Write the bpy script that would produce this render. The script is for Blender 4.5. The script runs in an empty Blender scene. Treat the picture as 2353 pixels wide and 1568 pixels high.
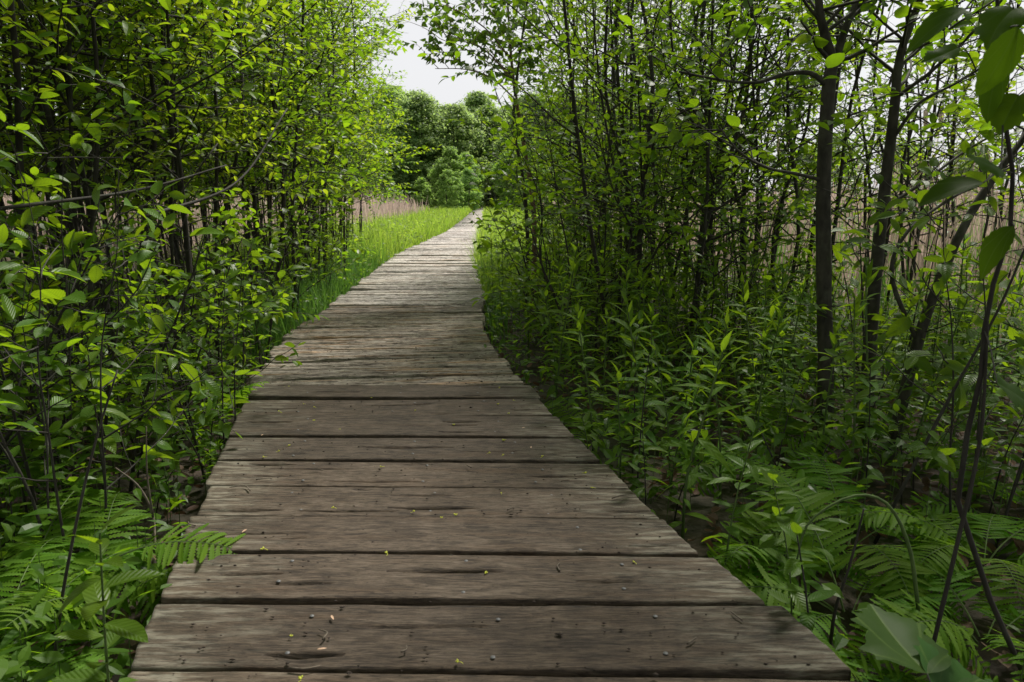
import bpy, math, random
import numpy as np
from mathutils import Vector

SEED = 11
rng = np.random.default_rng(SEED)
scene = bpy.context.scene
COL = scene.collection
R = math.radians

# ------------------------------------------------------------------ camera, sky, sun, exposure
FPX = 1650.0                      # focal length in pixels of a 2353 wide picture
CAM_H = 0.81
PITCH = math.atan((784 - 462) / FPX)
cam_d = bpy.data.cameras.new("camera")
cam = bpy.data.objects.new("camera", cam_d)
COL.objects.link(cam)
cam.location = (0, 0, CAM_H)
cam.rotation_euler = (math.pi / 2 - PITCH, 0, 0)
cam_d.sensor_width = 36.0
cam_d.lens = 36.0 * FPX / 2353.0
cam_d.clip_start = 0.02
cam_d.clip_end = 2000
cam_d.dof.use_dof = True
cam_d.dof.focus_distance = 2.8
cam_d.dof.aperture_fstop = 9.0
scene.camera = cam

SUN_EL, SUN_AZ = R(54), R(32)     # azimuth from +Y (ahead) towards +X (right)
world = bpy.data.worlds.new("World")
scene.world = world
world.use_nodes = True
wn, wl = world.node_tree.nodes, world.node_tree.links
wn.clear()
sky = wn.new("ShaderNodeTexSky")
sky.sky_type = 'NISHITA'
sky.sun_disc = False
sky.sun_elevation = SUN_EL
sky.sun_rotation = SUN_AZ
sky.dust_density = 3.0
sky.air_density = 1.0
hsv = wn.new("ShaderNodeHueSaturation")
hsv.inputs['Saturation'].default_value = 0.15
mixc = wn.new("ShaderNodeMix"); mixc.data_type = 'RGBA'
mixc.inputs[0].default_value = 0.6
mixc.inputs[7].default_value = (16.3, 16.4, 16.8, 1)      # an even cloud deck over the clear sky
bg = wn.new("ShaderNodeBackground")
bg.inputs['Strength'].default_value = 0.05
wo = wn.new("ShaderNodeOutputWorld")
wl.new(sky.outputs[0], hsv.inputs['Color'])
wl.new(hsv.outputs[0], mixc.inputs[6])
wl.new(mixc.outputs[2], bg.inputs['Color'])
wl.new(bg.outputs[0], wo.inputs['Surface'])

sun_d = bpy.data.lights.new("sun", 'SUN')
sun_d.energy = 5.0
sun_d.angle = R(9)
sun_d.color = (1.0, 0.95, 0.86)
sun = bpy.data.objects.new("sun", sun_d)
COL.objects.link(sun)
sd = Vector((math.cos(SUN_EL) * math.sin(SUN_AZ), math.cos(SUN_EL) * math.cos(SUN_AZ), math.sin(SUN_EL)))
sun.rotation_euler = sd.to_track_quat('Z', 'Y').to_euler()

scene.view_settings.view_transform = 'Standard'
scene.view_settings.look = 'None'
scene.view_settings.exposure = 0.52
scene.view_settings.gamma = 1.0
scene.render.engine = 'CYCLES'
cy = scene.cycles
cy.max_bounces = 7
cy.diffuse_bounces = 3
cy.glossy_bounces = 2
cy.transmission_bounces = 5
cy.transparent_max_bounces = 4
cy.use_denoising = True
cy.sample_clamp_indirect = 6

# ------------------------------------------------------------------ helpers
CT, ST = math.cos(PITCH), math.sin(PITCH)


def at(x, y, Y):
    """World point on the plane Y metres ahead, seen at pixel (x, y) of a 2353 x 1568 picture."""
    a, b = (x - 1176.5) / FPX, (784 - y) / FPX
    d = np.array([a, CT + b * ST, -ST + b * CT])
    return np.array([0, 0, CAM_H]) + d * (Y / d[1])


def project(p):
    v = np.asarray(p, float) - np.array([0, 0, CAM_H])
    d = v[1] * CT - v[2] * ST
    return 1176.5 + FPX * v[0] / max(d, 1e-3), 784 - FPX * (v[1] * ST + v[2] * CT) / max(d, 1e-3)


def unit(v):
    v = np.asarray(v, float)
    return v / (np.linalg.norm(v, axis=-1, keepdims=True) + 1e-12)


class MB:
    """Collects geometry and links it as ONE mesh object."""

    def __init__(self):
        self.v, self.uv, self.q, self.t, self.n = [], [], [], [], 0
        self.qm, self.tm = [], []

    def add(self, v, quads=None, tris=None, uv=None, m=0):
        v = np.asarray(v, float).reshape(-1, 3)
        self.v.append(v)
        self.uv.append(np.zeros((len(v), 2)) if uv is None else np.asarray(uv, float).reshape(-1, 2))
        if quads is not None and len(quads):
            q = np.asarray(quads, int).reshape(-1, 4) + self.n
            self.q.append(q); self.qm.append(np.full(len(q), m))
        if tris is not None and len(tris):
            t = np.asarray(tris, int).reshape(-1, 3) + self.n
            self.t.append(t); self.tm.append(np.full(len(t), m))
        self.n += len(v)
        return self

    def mesh(self, name, mats, smooth=True):
        me = bpy.data.meshes.new(name)
        v = np.concatenate(self.v); uv = np.concatenate(self.uv)
        q = np.concatenate(self.q) if self.q else np.zeros((0, 4), int)
        t = np.concatenate(self.t) if self.t else np.zeros((0, 3), int)
        loops = np.concatenate([q.ravel(), t.ravel()])
        starts = np.concatenate([np.arange(len(q)) * 4, len(q) * 4 + np.arange(len(t)) * 3])
        me.vertices.add(len(v)); me.vertices.foreach_set("co", v.astype(np.float32).ravel())
        me.loops.add(len(loops)); me.loops.foreach_set("vertex_index", loops.astype(np.int32))
        me.polygons.add(len(starts)); me.polygons.foreach_set("loop_start", starts.astype(np.int32))
        mi = np.concatenate(self.qm + self.tm) if (self.qm or self.tm) else np.zeros(0)
        me.polygons.foreach_set("material_index", mi.astype(np.int32))
        me.polygons.foreach_set("use_smooth", np.full(len(starts), smooth))
        ul = me.uv_layers.new(name="UVMap")
        ul.data.foreach_set("uv", uv[loops].astype(np.float32).ravel())
        for m in (mats if isinstance(mats, (list, tuple)) else [mats]):
            me.materials.append(m)
        me.update(calc_edges=True)
        return me

    def build(self, name, mats, parent=None, smooth=True, loc=None):
        o = bpy.data.objects.new(name, self.mesh(name, mats, smooth))
        COL.objects.link(o)
        if parent is not None:
            o.parent = parent
        if loc is not None:
            o.location = loc
        return o


def tag(o, label=None, cat=None, group=None, kind=None):
    for k, v in (("label", label), ("category", cat), ("group", group), ("kind", kind)):
        if v:
            o[k] = v
    return o


def empty(name, loc=(0, 0, 0), rz=0.0):
    o = bpy.data.objects.new(name, None)
    o.empty_display_size = 0.1
    COL.objects.link(o)
    o.location = tuple(loc)
    o.rotation_euler = (0, 0, rz)
    return o


CHILDREN = {}


def kids(root):
    return list(root.children)


def dup(root, loc, rz=0.0, s=1.0, tilt=(0, 0)):
    """A copy of a thing with copies of its parts and sub-parts (mesh data shared)."""
    r = root.copy(); COL.objects.link(r)
    for ch in root.children:
        c = ch.copy(); COL.objects.link(c); c.parent = r
        for g in ch.children:
            d = g.copy(); COL.objects.link(d); d.parent = c
    r.location = tuple(loc); r.rotation_euler = (tilt[0], tilt[1], rz); r.scale = (s, s, s)
    return r


class Proto:
    """First use moves the prototype itself, later uses copy it."""

    def __init__(self, root):
        self.root, self.used = root, False

    def put(self, loc, rz=0.0, s=1.0, tilt=(0, 0)):
        if not self.used:
            self.used = True
            o = self.root
            o.location = tuple(loc); o.rotation_euler = (tilt[0], tilt[1], rz); o.scale = (s, s, s)
            return o
        return dup(self.root, loc, rz, s, tilt)


ONES = "zeroth first second third fourth fifth sixth seventh eighth ninth tenth eleventh twelfth thirteenth fourteenth fifteenth sixteenth seventeenth eighteenth nineteenth".split()
TENS = {2: "twent", 3: "thirt", 4: "fort", 5: "fift", 6: "sixt", 7: "sevent", 8: "eight", 9: "ninet"}


def ordinal(n):
    if n < 20:
        return ONES[n]
    if n >= 100:
        return "hundredth" if n == 100 else "hundred and " + ordinal(n - 100)
    t, u = divmod(n, 10)
    return TENS[t] + ("ieth" if u == 0 else "y-" + ONES[u])


def number(objs, fmt, cat, group, key=None):
    key = key or (lambda o: project(o.location)[0])
    for i, o in enumerate(sorted(objs, key=key)):
        tag(o, fmt.format(ordinal(i + 1)), cat, group)


# 2-D value noise on arrays
class VN:
    def __init__(self, seed, n=64):
        self.g = np.random.default_rng(seed).random((n, n)); self.n = n

    def __call__(self, x, y):
        xi, yi = np.floor(x).astype(int), np.floor(y).astype(int)
        fx, fy = x - xi, y - yi
        fx, fy = fx * fx * (3 - 2 * fx), fy * fy * (3 - 2 * fy)
        g, n = self.g, self.n
        a, b = g[xi % n, yi % n], g[(xi + 1) % n, yi % n]
        c, d = g[xi % n, (yi + 1) % n], g[(xi + 1) % n, (yi + 1) % n]
        return (a * (1 - fx) + b * fx) * (1 - fy) + (c * (1 - fx) + d * fx) * fy


# ------------------------------------------------------------------ leaf templates: rows of (u, v, |v|) + faces
def strip_template(us, ws):
    """A folded blade: midrib plus two edges; first and last width 0 become points."""
    verts, rows = [], []
    for u, w in zip(us, ws):
        if w <= 1e-6:
            rows.append([len(verts)]); verts.append((u, 0.0))
        else:
            rows.append([len(verts), len(verts) + 1, len(verts) + 2])
            verts += [(u, -w / 2), (u, 0.0), (u, w / 2)]
    q, t = [], []
    for a, b in zip(rows[:-1], rows[1:]):
        if len(a) == 1 and len(b) == 3:
            t += [(a[0], b[1], b[0]), (a[0], b[2], b[1])]
        elif len(a) == 3 and len(b) == 1:
            t += [(a[0], a[1], b[0]), (a[1], a[2], b[0])]
        else:
            q += [(a[0], a[1], b[1], b[0]), (a[1], a[2], b[2], b[1])]
    return np.array(verts), np.array(q).reshape(-1, 4)[:, ::-1], np.array(t).reshape(-1, 3)[:, ::-1]


LEAF_LOW = strip_template([0, .28, .62, 1], [0, .9, .86, 0])
LEAF_MID = strip_template([0, .1, .28, .5, .72, .9, 1], [0, .5, .92, 1, .82, .38, 0])
_u = np.linspace(0, 1, 15)
_w = np.sin(np.pi * _u ** 0.86) ** 0.8 * (1 + .05 * np.where(np.arange(15) % 2 == 0, 1, -1)); _w[0] = _w[-1] = 0
LEAF_HI = strip_template(_u, _w)
LANCE = strip_template([0, .12, .35, .6, .82, 1], [0, .55, 1, .85, .4, 0])
BIRCH = strip_template([0, .1, .26, .55, .8, 1], [0, .8, 1, .62, .25, 0])
BLADE = strip_template([0, .35, .7, 1], [.8, 1, .7, 0])
DIAMOND = strip_template([0, .5, 1], [0, 1, 0])
_us, _ws = [0.0], [0.0]
for i in range(11):
    b = math.sin(math.pi * min(1, (i + 1.6) / 12.5)) ** .55
    _us += [(i + .55) / 11.5, (i + 1.0) / 11.5]; _ws += [b, b * .55]
_us.append(1.0); _ws.append(0.0)
PINNA = strip_template(_us, _ws)
PINNA_LOW = strip_template([0, .12, .2, .32, .4, .52, .6, .72, .8, 1], [0, .95, .6, 1, .6, .9, .5, .7, .35, 0])


def maple_template():
    """A lobed leaf: rings of vertices between the midrib and a toothed outline, so that the blade can curl."""
    ctrl = [(0, 0), (-.03, .14), (.03, .30), (.13, .40), (.15, .50), (.24, .47), (.33, .58), (.37, .47), (.45, .44), (.50, .36), (.56, .44),
            (.63, .52), (.66, .40), (.74, .38), (.75, .27), (.83, .24), (.86, .13), (.93, .09), (1.0, 0)]
    c = np.array(ctrl); cc = np.concatenate([[2 * c[0] - c[1]], c, [2 * c[-1] - c[-2]]])
    out = []
    for k in np.linspace(0, len(c) - 1 - 1e-6, 46):
        i = int(k); t = k - i; p0, p1, p2, p3 = cc[i:i + 4]
        out.append(.5 * (2 * p1 + (p2 - p0) * t + (2 * p0 - 5 * p1 + 4 * p2 - p3) * t * t + (3 * p1 - p0 - 3 * p2 + p3) * t ** 3))
    out = np.array(out); out[0] = (0, 0); out[-1] = (1, 0); out[1:-1, 1] = np.maximum(out[1:-1, 1], .01)
    mid = np.stack([np.linspace(0, 1, 46) * .96 + .02, np.zeros(46)], -1)
    fr = [0, .25, .5, .75, 1.0]
    verts, q = [], []
    for sgn in (1, -1):
        b0 = len(verts)
        for f in fr:
            for k in range(46):
                p = mid[k] * (1 - f) + out[k] * f
                verts.append((p[0], sgn * p[1]))
        for a in range(4):
            for k in range(45):
                x = (b0 + a * 46 + k, b0 + a * 46 + k + 1, b0 + (a + 1) * 46 + k + 1, b0 + (a + 1) * 46 + k)
                q.append(x if sgn > 0 else x[::-1])
    return np.array(verts), np.array(q), np.zeros((0, 3), int)


MAPLE = maple_template()


def put_leaves(mb, tpl, P, A, N, L, W, fold=.35, droop=.25, m=0, r=None, wave=0.0, curl=0.0):
    """Many leaves at once: base points P, axes A, face normals N, lengths L, widths W."""
    V, q, t = tpl
    P = np.asarray(P, float).reshape(-1, 3); n = len(P)
    if n == 0:
        return
    r = r or rng
    A = unit(A); S = unit(np.cross(N, A)); Nn = np.cross(A, S)
    L = np.broadcast_to(L, n).astype(float); W = np.broadcast_to(W, n).astype(float)
    fo = fold * r.uniform(.2, 1.6, n); dr = droop * r.uniform(-.3, 1.9, n)
    tw = r.normal(0, .15, n)
    u, v = V[:, 0], V[:, 1]
    h = (fo * W)[:, None] * np.abs(v)[None] - (dr * L)[:, None] * (u ** 2)[None] + (tw * W)[:, None] * (v * u)[None]
    if curl:
        h = h - (curl * W)[:, None] * (v ** 2)[None] * 2
    if wave:
        h = h + (wave * W)[:, None] * np.sin(u[None] * 9 + r.uniform(0, 6, n)[:, None]) * np.abs(v)[None]
    side = (r.normal(0, .10, n) * L)[:, None] * (u ** 2)[None] + W[:, None] * v[None]
    pos = P[:, None] + A[:, None] * (L[:, None] * u[None])[..., None] + S[:, None] * side[..., None] + Nn[:, None] * h[..., None]
    k = len(V)
    off = (np.arange(n) * k)[:, None, None]
    uv = np.broadcast_to(np.stack([u, v + .5], -1)[None], (n, k, 2))
    mb.add(pos.reshape(-1, 3), (q[None] + off).reshape(-1, 4) if len(q) else None, (t[None] + off).reshape(-1, 3) if len(t) else None, uv.reshape(-1, 2), m)


def tube(mb, pts, rad, sides=5, m=0, cap=False, bump=0.0):
    pts = np.asarray(pts, float); n = len(pts)
    rad = np.broadcast_to(rad, n).astype(float)
    T = unit(np.gradient(pts, axis=0))
    ref = np.array([0.31, 0.95, 0.07]) if abs(T[0] @ np.array([0.31, 0.95, 0.07])) < .9 else np.array([1.0, 0, 0])
    X = unit(np.cross(np.broadcast_to(ref, T.shape), T)); Yv = np.cross(T, X)
    a = np.arange(sides) * 2 * math.pi / sides
    rr = rad[:, None] * (1 + (bump * rng.normal(0, 1, (n, sides)) if bump else 0))
    ring = pts[:, None] + X[:, None] * (np.cos(a)[None] * rr)[..., None] + Yv[:, None] * (np.sin(a)[None] * rr)[..., None]
    i = np.arange(n - 1)[:, None] * sides; j = np.arange(sides)[None]; j2 = (j + 1) % sides
    q = np.stack([i + j, i + j2, i + sides + j2, i + sides + j], -1).reshape(-1, 4)
    ln = np.concatenate([[0], np.cumsum(np.linalg.norm(np.diff(pts, axis=0), axis=1))])
    uv = np.stack([np.broadcast_to(ln[:, None], (n, sides)), np.broadcast_to((a / (2 * math.pi))[None], (n, sides))], -1)
    v = ring.reshape(-1, 3); uv = uv.reshape(-1, 2)
    if cap:
        c = np.arange(sides)
        v = np.concatenate([v, pts[:1], pts[-1:]]); uv = np.concatenate([uv, [[0, .5]], [[ln[-1], .5]]])
        t0 = np.stack([np.full(sides, n * sides), (c + 1) % sides, c], -1)
        t1 = np.stack([np.full(sides, n * sides + 1), (n - 1) * sides + c, (n - 1) * sides + (c + 1) % sides], -1)
        mb.add(v, q, np.concatenate([t0, t1]), uv, m)
    else:
        mb.add(v, q, None, uv, m)


def smooth_path(ctrl, n):
    """Catmull-Rom through control points."""
    c = np.asarray(ctrl, float)
    c = np.concatenate([[2 * c[0] - c[1]], c, [2 * c[-1] - c[-2]]])
    out = []
    segs = len(c) - 3
    for k in np.linspace(0, segs - 1e-6, n):
        i = int(k); t = k - i
        p0, p1, p2, p3 = c[i:i + 4]
        out.append(.5 * ((2 * p1) + (-p0 + p2) * t + (2 * p0 - 5 * p1 + 4 * p2 - p3) * t * t + (-p0 + 3 * p1 - 3 * p2 + p3) * t ** 3))
    return np.array(out)


# ------------------------------------------------------------------ materials
def new_mat(name):
    m = bpy.data.materials.new(name); m.use_nodes = True
    nt = m.node_tree; nt.nodes.clear()
    return m, nt.nodes, nt.links


def ramp(n, stops, interp='LINEAR'):
    r = n.new("ShaderNodeValToRGB"); r.color_ramp.interpolation = interp
    el = r.color_ramp.elements
    while len(el) < len(stops):
        el.new(0.5)
    for e, (p, c) in zip(el, stops):
        e.position = p; e.color = (*c, 1) if len(c) == 3 else c
    return r


def mathn(n, l, op, a, b=None, clamp=False):
    x = n.new("ShaderNodeMath"); x.operation = op; x.use_clamp = clamp
    for i, s in enumerate((a, b)):
        if s is None:
            continue
        if isinstance(s, (int, float)):
            x.inputs[i].default_value = s
        else:
            l.new(s, x.inputs[i])
    return x.outputs[0]


def mixcol(n, l, fac, a, b, mode='MIX'):
    x = n.new("ShaderNodeMix"); x.data_type = 'RGBA'; x.blend_type = mode
    for i, s in ((0, fac), (6, a), (7, b)):
        if isinstance(s, (int, float)):
            x.inputs[i].default_value = s
        elif isinstance(s, tuple):
            x.inputs[i].default_value = (*s, 1)
        else:
            l.new(s, x.inputs[i])
    return x.outputs[2]


def leaf_mat(name, tops, trans, tr=.45, rough=.42, under=None, veins=0.0, nv=9, spec=.24):
    m, n, l = new_mat(name)
    geo = n.new("ShaderNodeNewGeometry")
    oi = n.new("ShaderNodeObjectInfo")
    k = len(tops)
    rt = ramp(n, [(i / max(1, k - 1), c) for i, c in enumerate(tops)])
    k = len(trans)
    rr = ramp(n, [(i / max(1, k - 1), c) for i, c in enumerate(trans)])
    l.new(geo.outputs['Random Per Island'], rt.inputs[0]); l.new(geo.outputs['Random Per Island'], rr.inputs[0])
    top, thr = rt.outputs[0], rr.outputs[0]
    hs = n.new("ShaderNodeHueSaturation")
    l.new(mathn(n, l, 'ADD', mathn(n, l, 'MULTIPLY', oi.outputs['Random'], .03), .485), hs.inputs['Hue'])
    l.new(mathn(n, l, 'ADD', mathn(n, l, 'MULTIPLY', oi.outputs['Random'], .3), .85), hs.inputs['Value'])
    l.new(top, hs.inputs['Color']); top = hs.outputs[0]
    bump = None
    if veins:
        uv = n.new("ShaderNodeUVMap"); sx = n.new("ShaderNodeSeparateXYZ"); l.new(uv.outputs[0], sx.inputs[0])
        av = mathn(n, l, 'ABSOLUTE', mathn(n, l, 'SUBTRACT', sx.outputs[1], .5))
        ph = mathn(n, l, 'MULTIPLY', mathn(n, l, 'SUBTRACT', sx.outputs[0], mathn(n, l, 'MULTIPLY', av, .55)), nv)
        fr = mathn(n, l, 'ABSOLUTE', mathn(n, l, 'SUBTRACT', mathn(n, l, 'FRACT', ph), .5))
        side = mathn(n, l, 'LESS_THAN', fr, .05)
        mid = mathn(n, l, 'LESS_THAN', av, .022)
        if nv == 0:                                       # palmate veins fanning from the stalk
            ra = mathn(n, l, 'DIVIDE', av, mathn(n, l, 'ADD', sx.outputs[0], .02))
            side = mathn(n, l, 'LESS_THAN', mathn(n, l, 'ABSOLUTE', mathn(n, l, 'SUBTRACT', ra, .62)), .035)
            mid = mathn(n, l, 'MAXIMUM', mid, mathn(n, l, 'LESS_THAN', mathn(n, l, 'ABSOLUTE', mathn(n, l, 'SUBTRACT', ra, 1.9)), .12))
        vm = mathn(n, l, 'MULTIPLY', mathn(n, l, 'MAXIMUM', side, mid), veins)
        top = mixcol(n, l, vm, top, (.16, .24, .06))
        thr = mixcol(n, l, vm, thr, (.05, .10, .008))
        bump = n.new("ShaderNodeBump"); bump.inputs['Strength'].default_value = .5; bump.inputs['Distance'].default_value = .002
        l.new(mathn(n, l, 'SUBTRACT', 1, mathn(n, l, 'MULTIPLY', fr, 2)), bump.inputs['Height'])
        bump.invert = True
    if under:
        top = mixcol(n, l, geo.outputs['Backfacing'], top, under)
    p = n.new("ShaderNodeBsdfPrincipled")
    l.new(top, p.inputs['Base Color']); p.inputs['Roughness'].default_value = rough
    p.inputs['Specular IOR Level'].default_value = spec
    tl = n.new("ShaderNodeBsdfTranslucent"); l.new(thr, tl.inputs['Color'])
    if bump:
        l.new(bump.outputs[0], p.inputs['Normal'])
    mx = n.new("ShaderNodeMixShader"); mx.inputs[0].default_value = tr
    l.new(p.outputs[0], mx.inputs[1]); l.new(tl.outputs[0], mx.inputs[2])
    o = n.new("ShaderNodeOutputMaterial"); l.new(mx.outputs[0], o.inputs[0])
    return m


def bark_mat(name, c1, c2, scale=30, stretch=.25, spots=None):
    m, n, l = new_mat(name)
    tc = n.new("ShaderNodeTexCoord"); mp = n.new("ShaderNodeMapping")
    mp.inputs['Scale'].default_value = (1, 1, stretch)
    l.new(tc.outputs['Object'], mp.inputs[0])
    nz = n.new("ShaderNodeTexNoise"); nz.inputs['Scale'].default_value = scale; nz.inputs['Detail'].default_value = 7
    l.new(mp.outputs[0], nz.inputs[0])
    rp = ramp(n, [(.3, c1), (.7, c2)]); l.new(nz.outputs[0], rp.inputs[0])
    col = rp.outputs[0]
    if spots:
        n2 = n.new("ShaderNodeTexNoise"); n2.inputs['Scale'].default_value = 9; n2.inputs['Detail'].default_value = 4
        l.new(tc.outputs['Object'], n2.inputs[0])
        r2 = ramp(n, [(.55, (0, 0, 0)), (.68, (1, 1, 1))]); l.new(n2.outputs[0], r2.inputs[0])
        col = mixcol(n, l, mathn(n, l, 'MULTIPLY', r2.outputs[0], .6), col, spots)
    bp = n.new("ShaderNodeBump"); bp.inputs['Strength'].default_value = .6; bp.inputs['Distance'].default_value = .004
    l.new(nz.outputs[0], bp.inputs['Height'])
    p = n.new("ShaderNodeBsdfPrincipled"); p.inputs['Roughness'].default_value = .85
    l.new(col, p.inputs['Base Color']); l.new(bp.outputs[0], p.inputs['Normal'])
    o = n.new("ShaderNodeOutputMaterial"); l.new(p.outputs[0], o.inputs[0])
    return m


def plain_mat(name, c, rough=.7, metal=0.0, var=.25, scale=40):
    m, n, l = new_mat(name)
    tc = n.new("ShaderNodeTexCoord")
    nz = n.new("ShaderNodeTexNoise"); nz.inputs['Scale'].default_value = scale; nz.inputs['Detail'].default_value = 5
    l.new(tc.outputs['Object'], nz.inputs[0])
    rp = ramp(n, [(.3, tuple(x * (1 - var) for x in c)), (.7, tuple(min(1, x * (1 + var)) for x in c))])
    l.new(nz.outputs[0], rp.inputs[0])
    p = n.new("ShaderNodeBsdfPrincipled"); p.inputs['Roughness'].default_value = rough; p.inputs['Metallic'].default_value = metal
    l.new(rp.outputs[0], p.inputs['Base Color'])
    o = n.new("ShaderNodeOutputMaterial"); l.new(p.outputs[0], o.inputs[0])
    return m


def wood_mat(name, dark, mid, light, brown, brown_amt, fiber=.5):
    """Weathered boards: grain runs along the board's own length (local x)."""
    m, n, l = new_mat(name)
    tc = n.new("ShaderNodeTexCoord"); oi = n.new("ShaderNodeObjectInfo")
    off = n.new("ShaderNodeVectorMath"); off.operation = 'ADD'
    cx = n.new("ShaderNodeCombineXYZ")
    rnd = mathn(n, l, 'MULTIPLY', oi.outputs['Random'], 37.0)
    for i in range(3):
        l.new(rnd, cx.inputs[i])
    l.new(tc.outputs['Object'], off.inputs[0]); l.new(cx.outputs[0], off.inputs[1])

    def noise(sx, sy, detail=6, rough=.6, dist=0.0):
        mp = n.new("ShaderNodeMapping"); mp.inputs['Scale'].default_value = (sx, sy, sy)
        l.new(off.outputs[0], mp.inputs[0])
        z = n.new("ShaderNodeTexNoise"); z.inputs['Scale'].default_value = 1.0
        z.inputs['Detail'].default_value = detail; z.inputs['Roughness'].default_value = rough; z.inputs['Distortion'].default_value = dist
        l.new(mp.outputs[0], z.inputs[0])
        return z.outputs[0]

    blotch = noise(6, 11, 6, .68)
    grain = noise(13, 85, 6, .7, .9)
    fine = noise(26, 260, 3, .62)
    strk = noise(5, 75, 5, .6, .5)
    spk = noise(60, 190, 3, .55)
    mott = noise(26, 30, 5, .7)
    rb = ramp(n, [(.37, dark), (.5, mid), (.66, light)])
    l.new(mathn(n, l, 'ADD', mathn(n, l, 'ADD', mathn(n, l, 'MULTIPLY', blotch, .42), mathn(n, l, 'MULTIPLY', mott, .22)), mathn(n, l, 'MULTIPLY', grain, .36)), rb.inputs[0])
    col = rb.outputs[0]
    bs = ramp(n, [(.52, (0, 0, 0)), (.66, (1, 1, 1))]); l.new(noise(1.8, 22, 5, .6), bs.inputs[0])
    col = mixcol(n, l, mathn(n, l, 'MULTIPLY', bs.outputs[0], brown_amt), col, brown)
    gr = ramp(n, [(.36, (.25, .25, .25)), (.5, (1, 1, 1))]); l.new(grain, gr.inputs[0])
    col = mixcol(n, l, fiber, col, gr.outputs[0], 'MULTIPLY')
    fr = ramp(n, [(.36, (.45, .45, .45)), (.60, (1.25, 1.25, 1.25))]); l.new(fine, fr.inputs[0])
    col = mixcol(n, l, .7, col, fr.outputs[0], 'MULTIPLY')
    ck = ramp(n, [(.30, (.12, .10, .08)), (.355, (1, 1, 1))]); l.new(strk, ck.inputs[0])
    col = mixcol(n, l, .9, col, ck.outputs[0], 'MULTIPLY')
    sp = ramp(n, [(.29, (.15, .12, .10)), (.36, (1, 1, 1))]); l.new(spk, sp.inputs[0])
    col = mixcol(n, l, .8, col, sp.outputs[0], 'MULTIPLY')
    vo = n.new("ShaderNodeTexVoronoi"); mpk = n.new("ShaderNodeMapping"); mpk.inputs['Scale'].default_value = (2.6, 9, 9)
    l.new(off.outputs[0], mpk.inputs[0]); l.new(mpk.outputs[0], vo.inputs[0]); vo.inputs['Scale'].default_value = 1.0
    kd = mathn(n, l, 'ADD', vo.outputs['Distance'], mathn(n, l, 'MULTIPLY', mathn(n, l, 'SUBTRACT', mott, .5), .08))
    kr = ramp(n, [(.03, (.35, .28, .22)), (.07, (.75, .7, .62)), (.09, (.4, .34, .28)), (.13, (1, 1, 1))]); l.new(kd, kr.inputs[0])
    col = mixcol(n, l, .8, col, kr.outputs[0], 'MULTIPLY')
    # pale lichen and green algae towards the board ends
    sx = n.new("ShaderNodeSeparateXYZ"); l.new(tc.outputs['Object'], sx.inputs[0])
    ax = mathn(n, l, 'ABSOLUTE', sx.outputs[0])
    er = ramp(n, [(.36, (0, 0, 0)), (.62, (1, 1, 1))]); l.new(mathn(n, l, 'ADD', ax, mathn(n, l, 'MULTIPLY', mathn(n, l, 'SUBTRACT', blotch, .5), .5)), er.inputs[0])
    lich = ramp(n, [(.48, (0, 0, 0)), (.6, (1, 1, 1))]); l.new(noise(9, 60, 6, .7), lich.inputs[0])
    col = mixcol(n, l, mathn(n, l, 'MULTIPLY', mathn(n, l, 'MULTIPLY', er.outputs[0], lich.outputs[0]), .55), col, (.34, .32, .26))
    col = mixcol(n, l, mathn(n, l, 'MULTIPLY', er.outputs[0], .14), col, (.07, .075, .045))
    hs = n.new("ShaderNodeHueSaturation"); l.new(col, hs.inputs['Color'])
    l.new(mathn(n, l, 'ADD', mathn(n, l, 'MULTIPLY', oi.outputs['Random'], .45), .78), hs.inputs['Value'])
    bp = n.new("ShaderNodeBump"); bp.inputs['Strength'].default_value = .8; bp.inputs['Distance'].default_value = .004
    hgt = mathn(n, l, 'ADD', mathn(n, l, 'MULTIPLY', grain, 1.0), mathn(n, l, 'MULTIPLY', fine, .5))
    l.new(mathn(n, l, 'ADD', hgt, mathn(n, l, 'MULTIPLY', spk, .2)), bp.inputs['Height'])
    p = n.new("ShaderNodeBsdfPrincipled"); p.inputs['Roughness'].default_value = .8
    p.inputs['Specular IOR Level'].default_value = .3
    l.new(hs.outputs[0], p.inputs['Base Color']); l.new(bp.outputs[0], p.inputs['Normal'])
    o = n.new("ShaderNodeOutputMaterial"); l.new(p.outputs[0], o.inputs[0])
    return m


G1 = [(.036, .085, .006), (.06, .125, .007), (.085, .165, .009), (.05, .11, .010), (.11, .185, .010)]
T1 = [(.18, .36, .008), (.28, .48, .009), (.35, .55, .011), (.23, .42, .010), (.42, .56, .014)]
M = {}
M['leaf'] = leaf_mat('shrub_leaf', G1, T1, .5, .40, under=(.09, .15, .05))
M['leaf_fresh'] = leaf_mat('fresh_leaf', [(.07, .13, .012), (.10, .175, .014), (.13, .2, .016), (.06, .12, .012)], [(.29, .45, .01), (.4, .56, .013), (.48, .6, .018)], .5, .5, under=(.11, .16, .05))
M['leaf_big'] = leaf_mat('broad_leaf', [(.045, .11, .008), (.08, .16, .010), (.055, .125, .016)], [(.2, .35, .006), (.31, .47, .008), (.25, .4, .009)], .45, .42, under=(.10, .17, .06), veins=.4, nv=9)
M['leaf_dark'] = leaf_mat('tree_leaf', [(.035, .085, .010), (.05, .11, .012), (.07, .14, .014)], [(.16, .32, .008), (.23, .42, .009), (.29, .48, .012)], .45, .42, under=(.08, .13, .05))
M['birch_leaf'] = leaf_mat('birch_leaf', [(.05, .105, .02), (.07, .14, .02)], [(.16, .30, .02), (.24, .40, .02)], .42, .38)
M['goldenrod'] = leaf_mat('goldenrod_leaf', [(.065, .145, .012), (.10, .19, .013), (.08, .16, .02)], [(.23, .41, .009), (.34, .52, .010), (.29, .47, .012)], .45, .55, under=(.10, .17, .055), veins=.3, nv=4, spec=.12)
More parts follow.
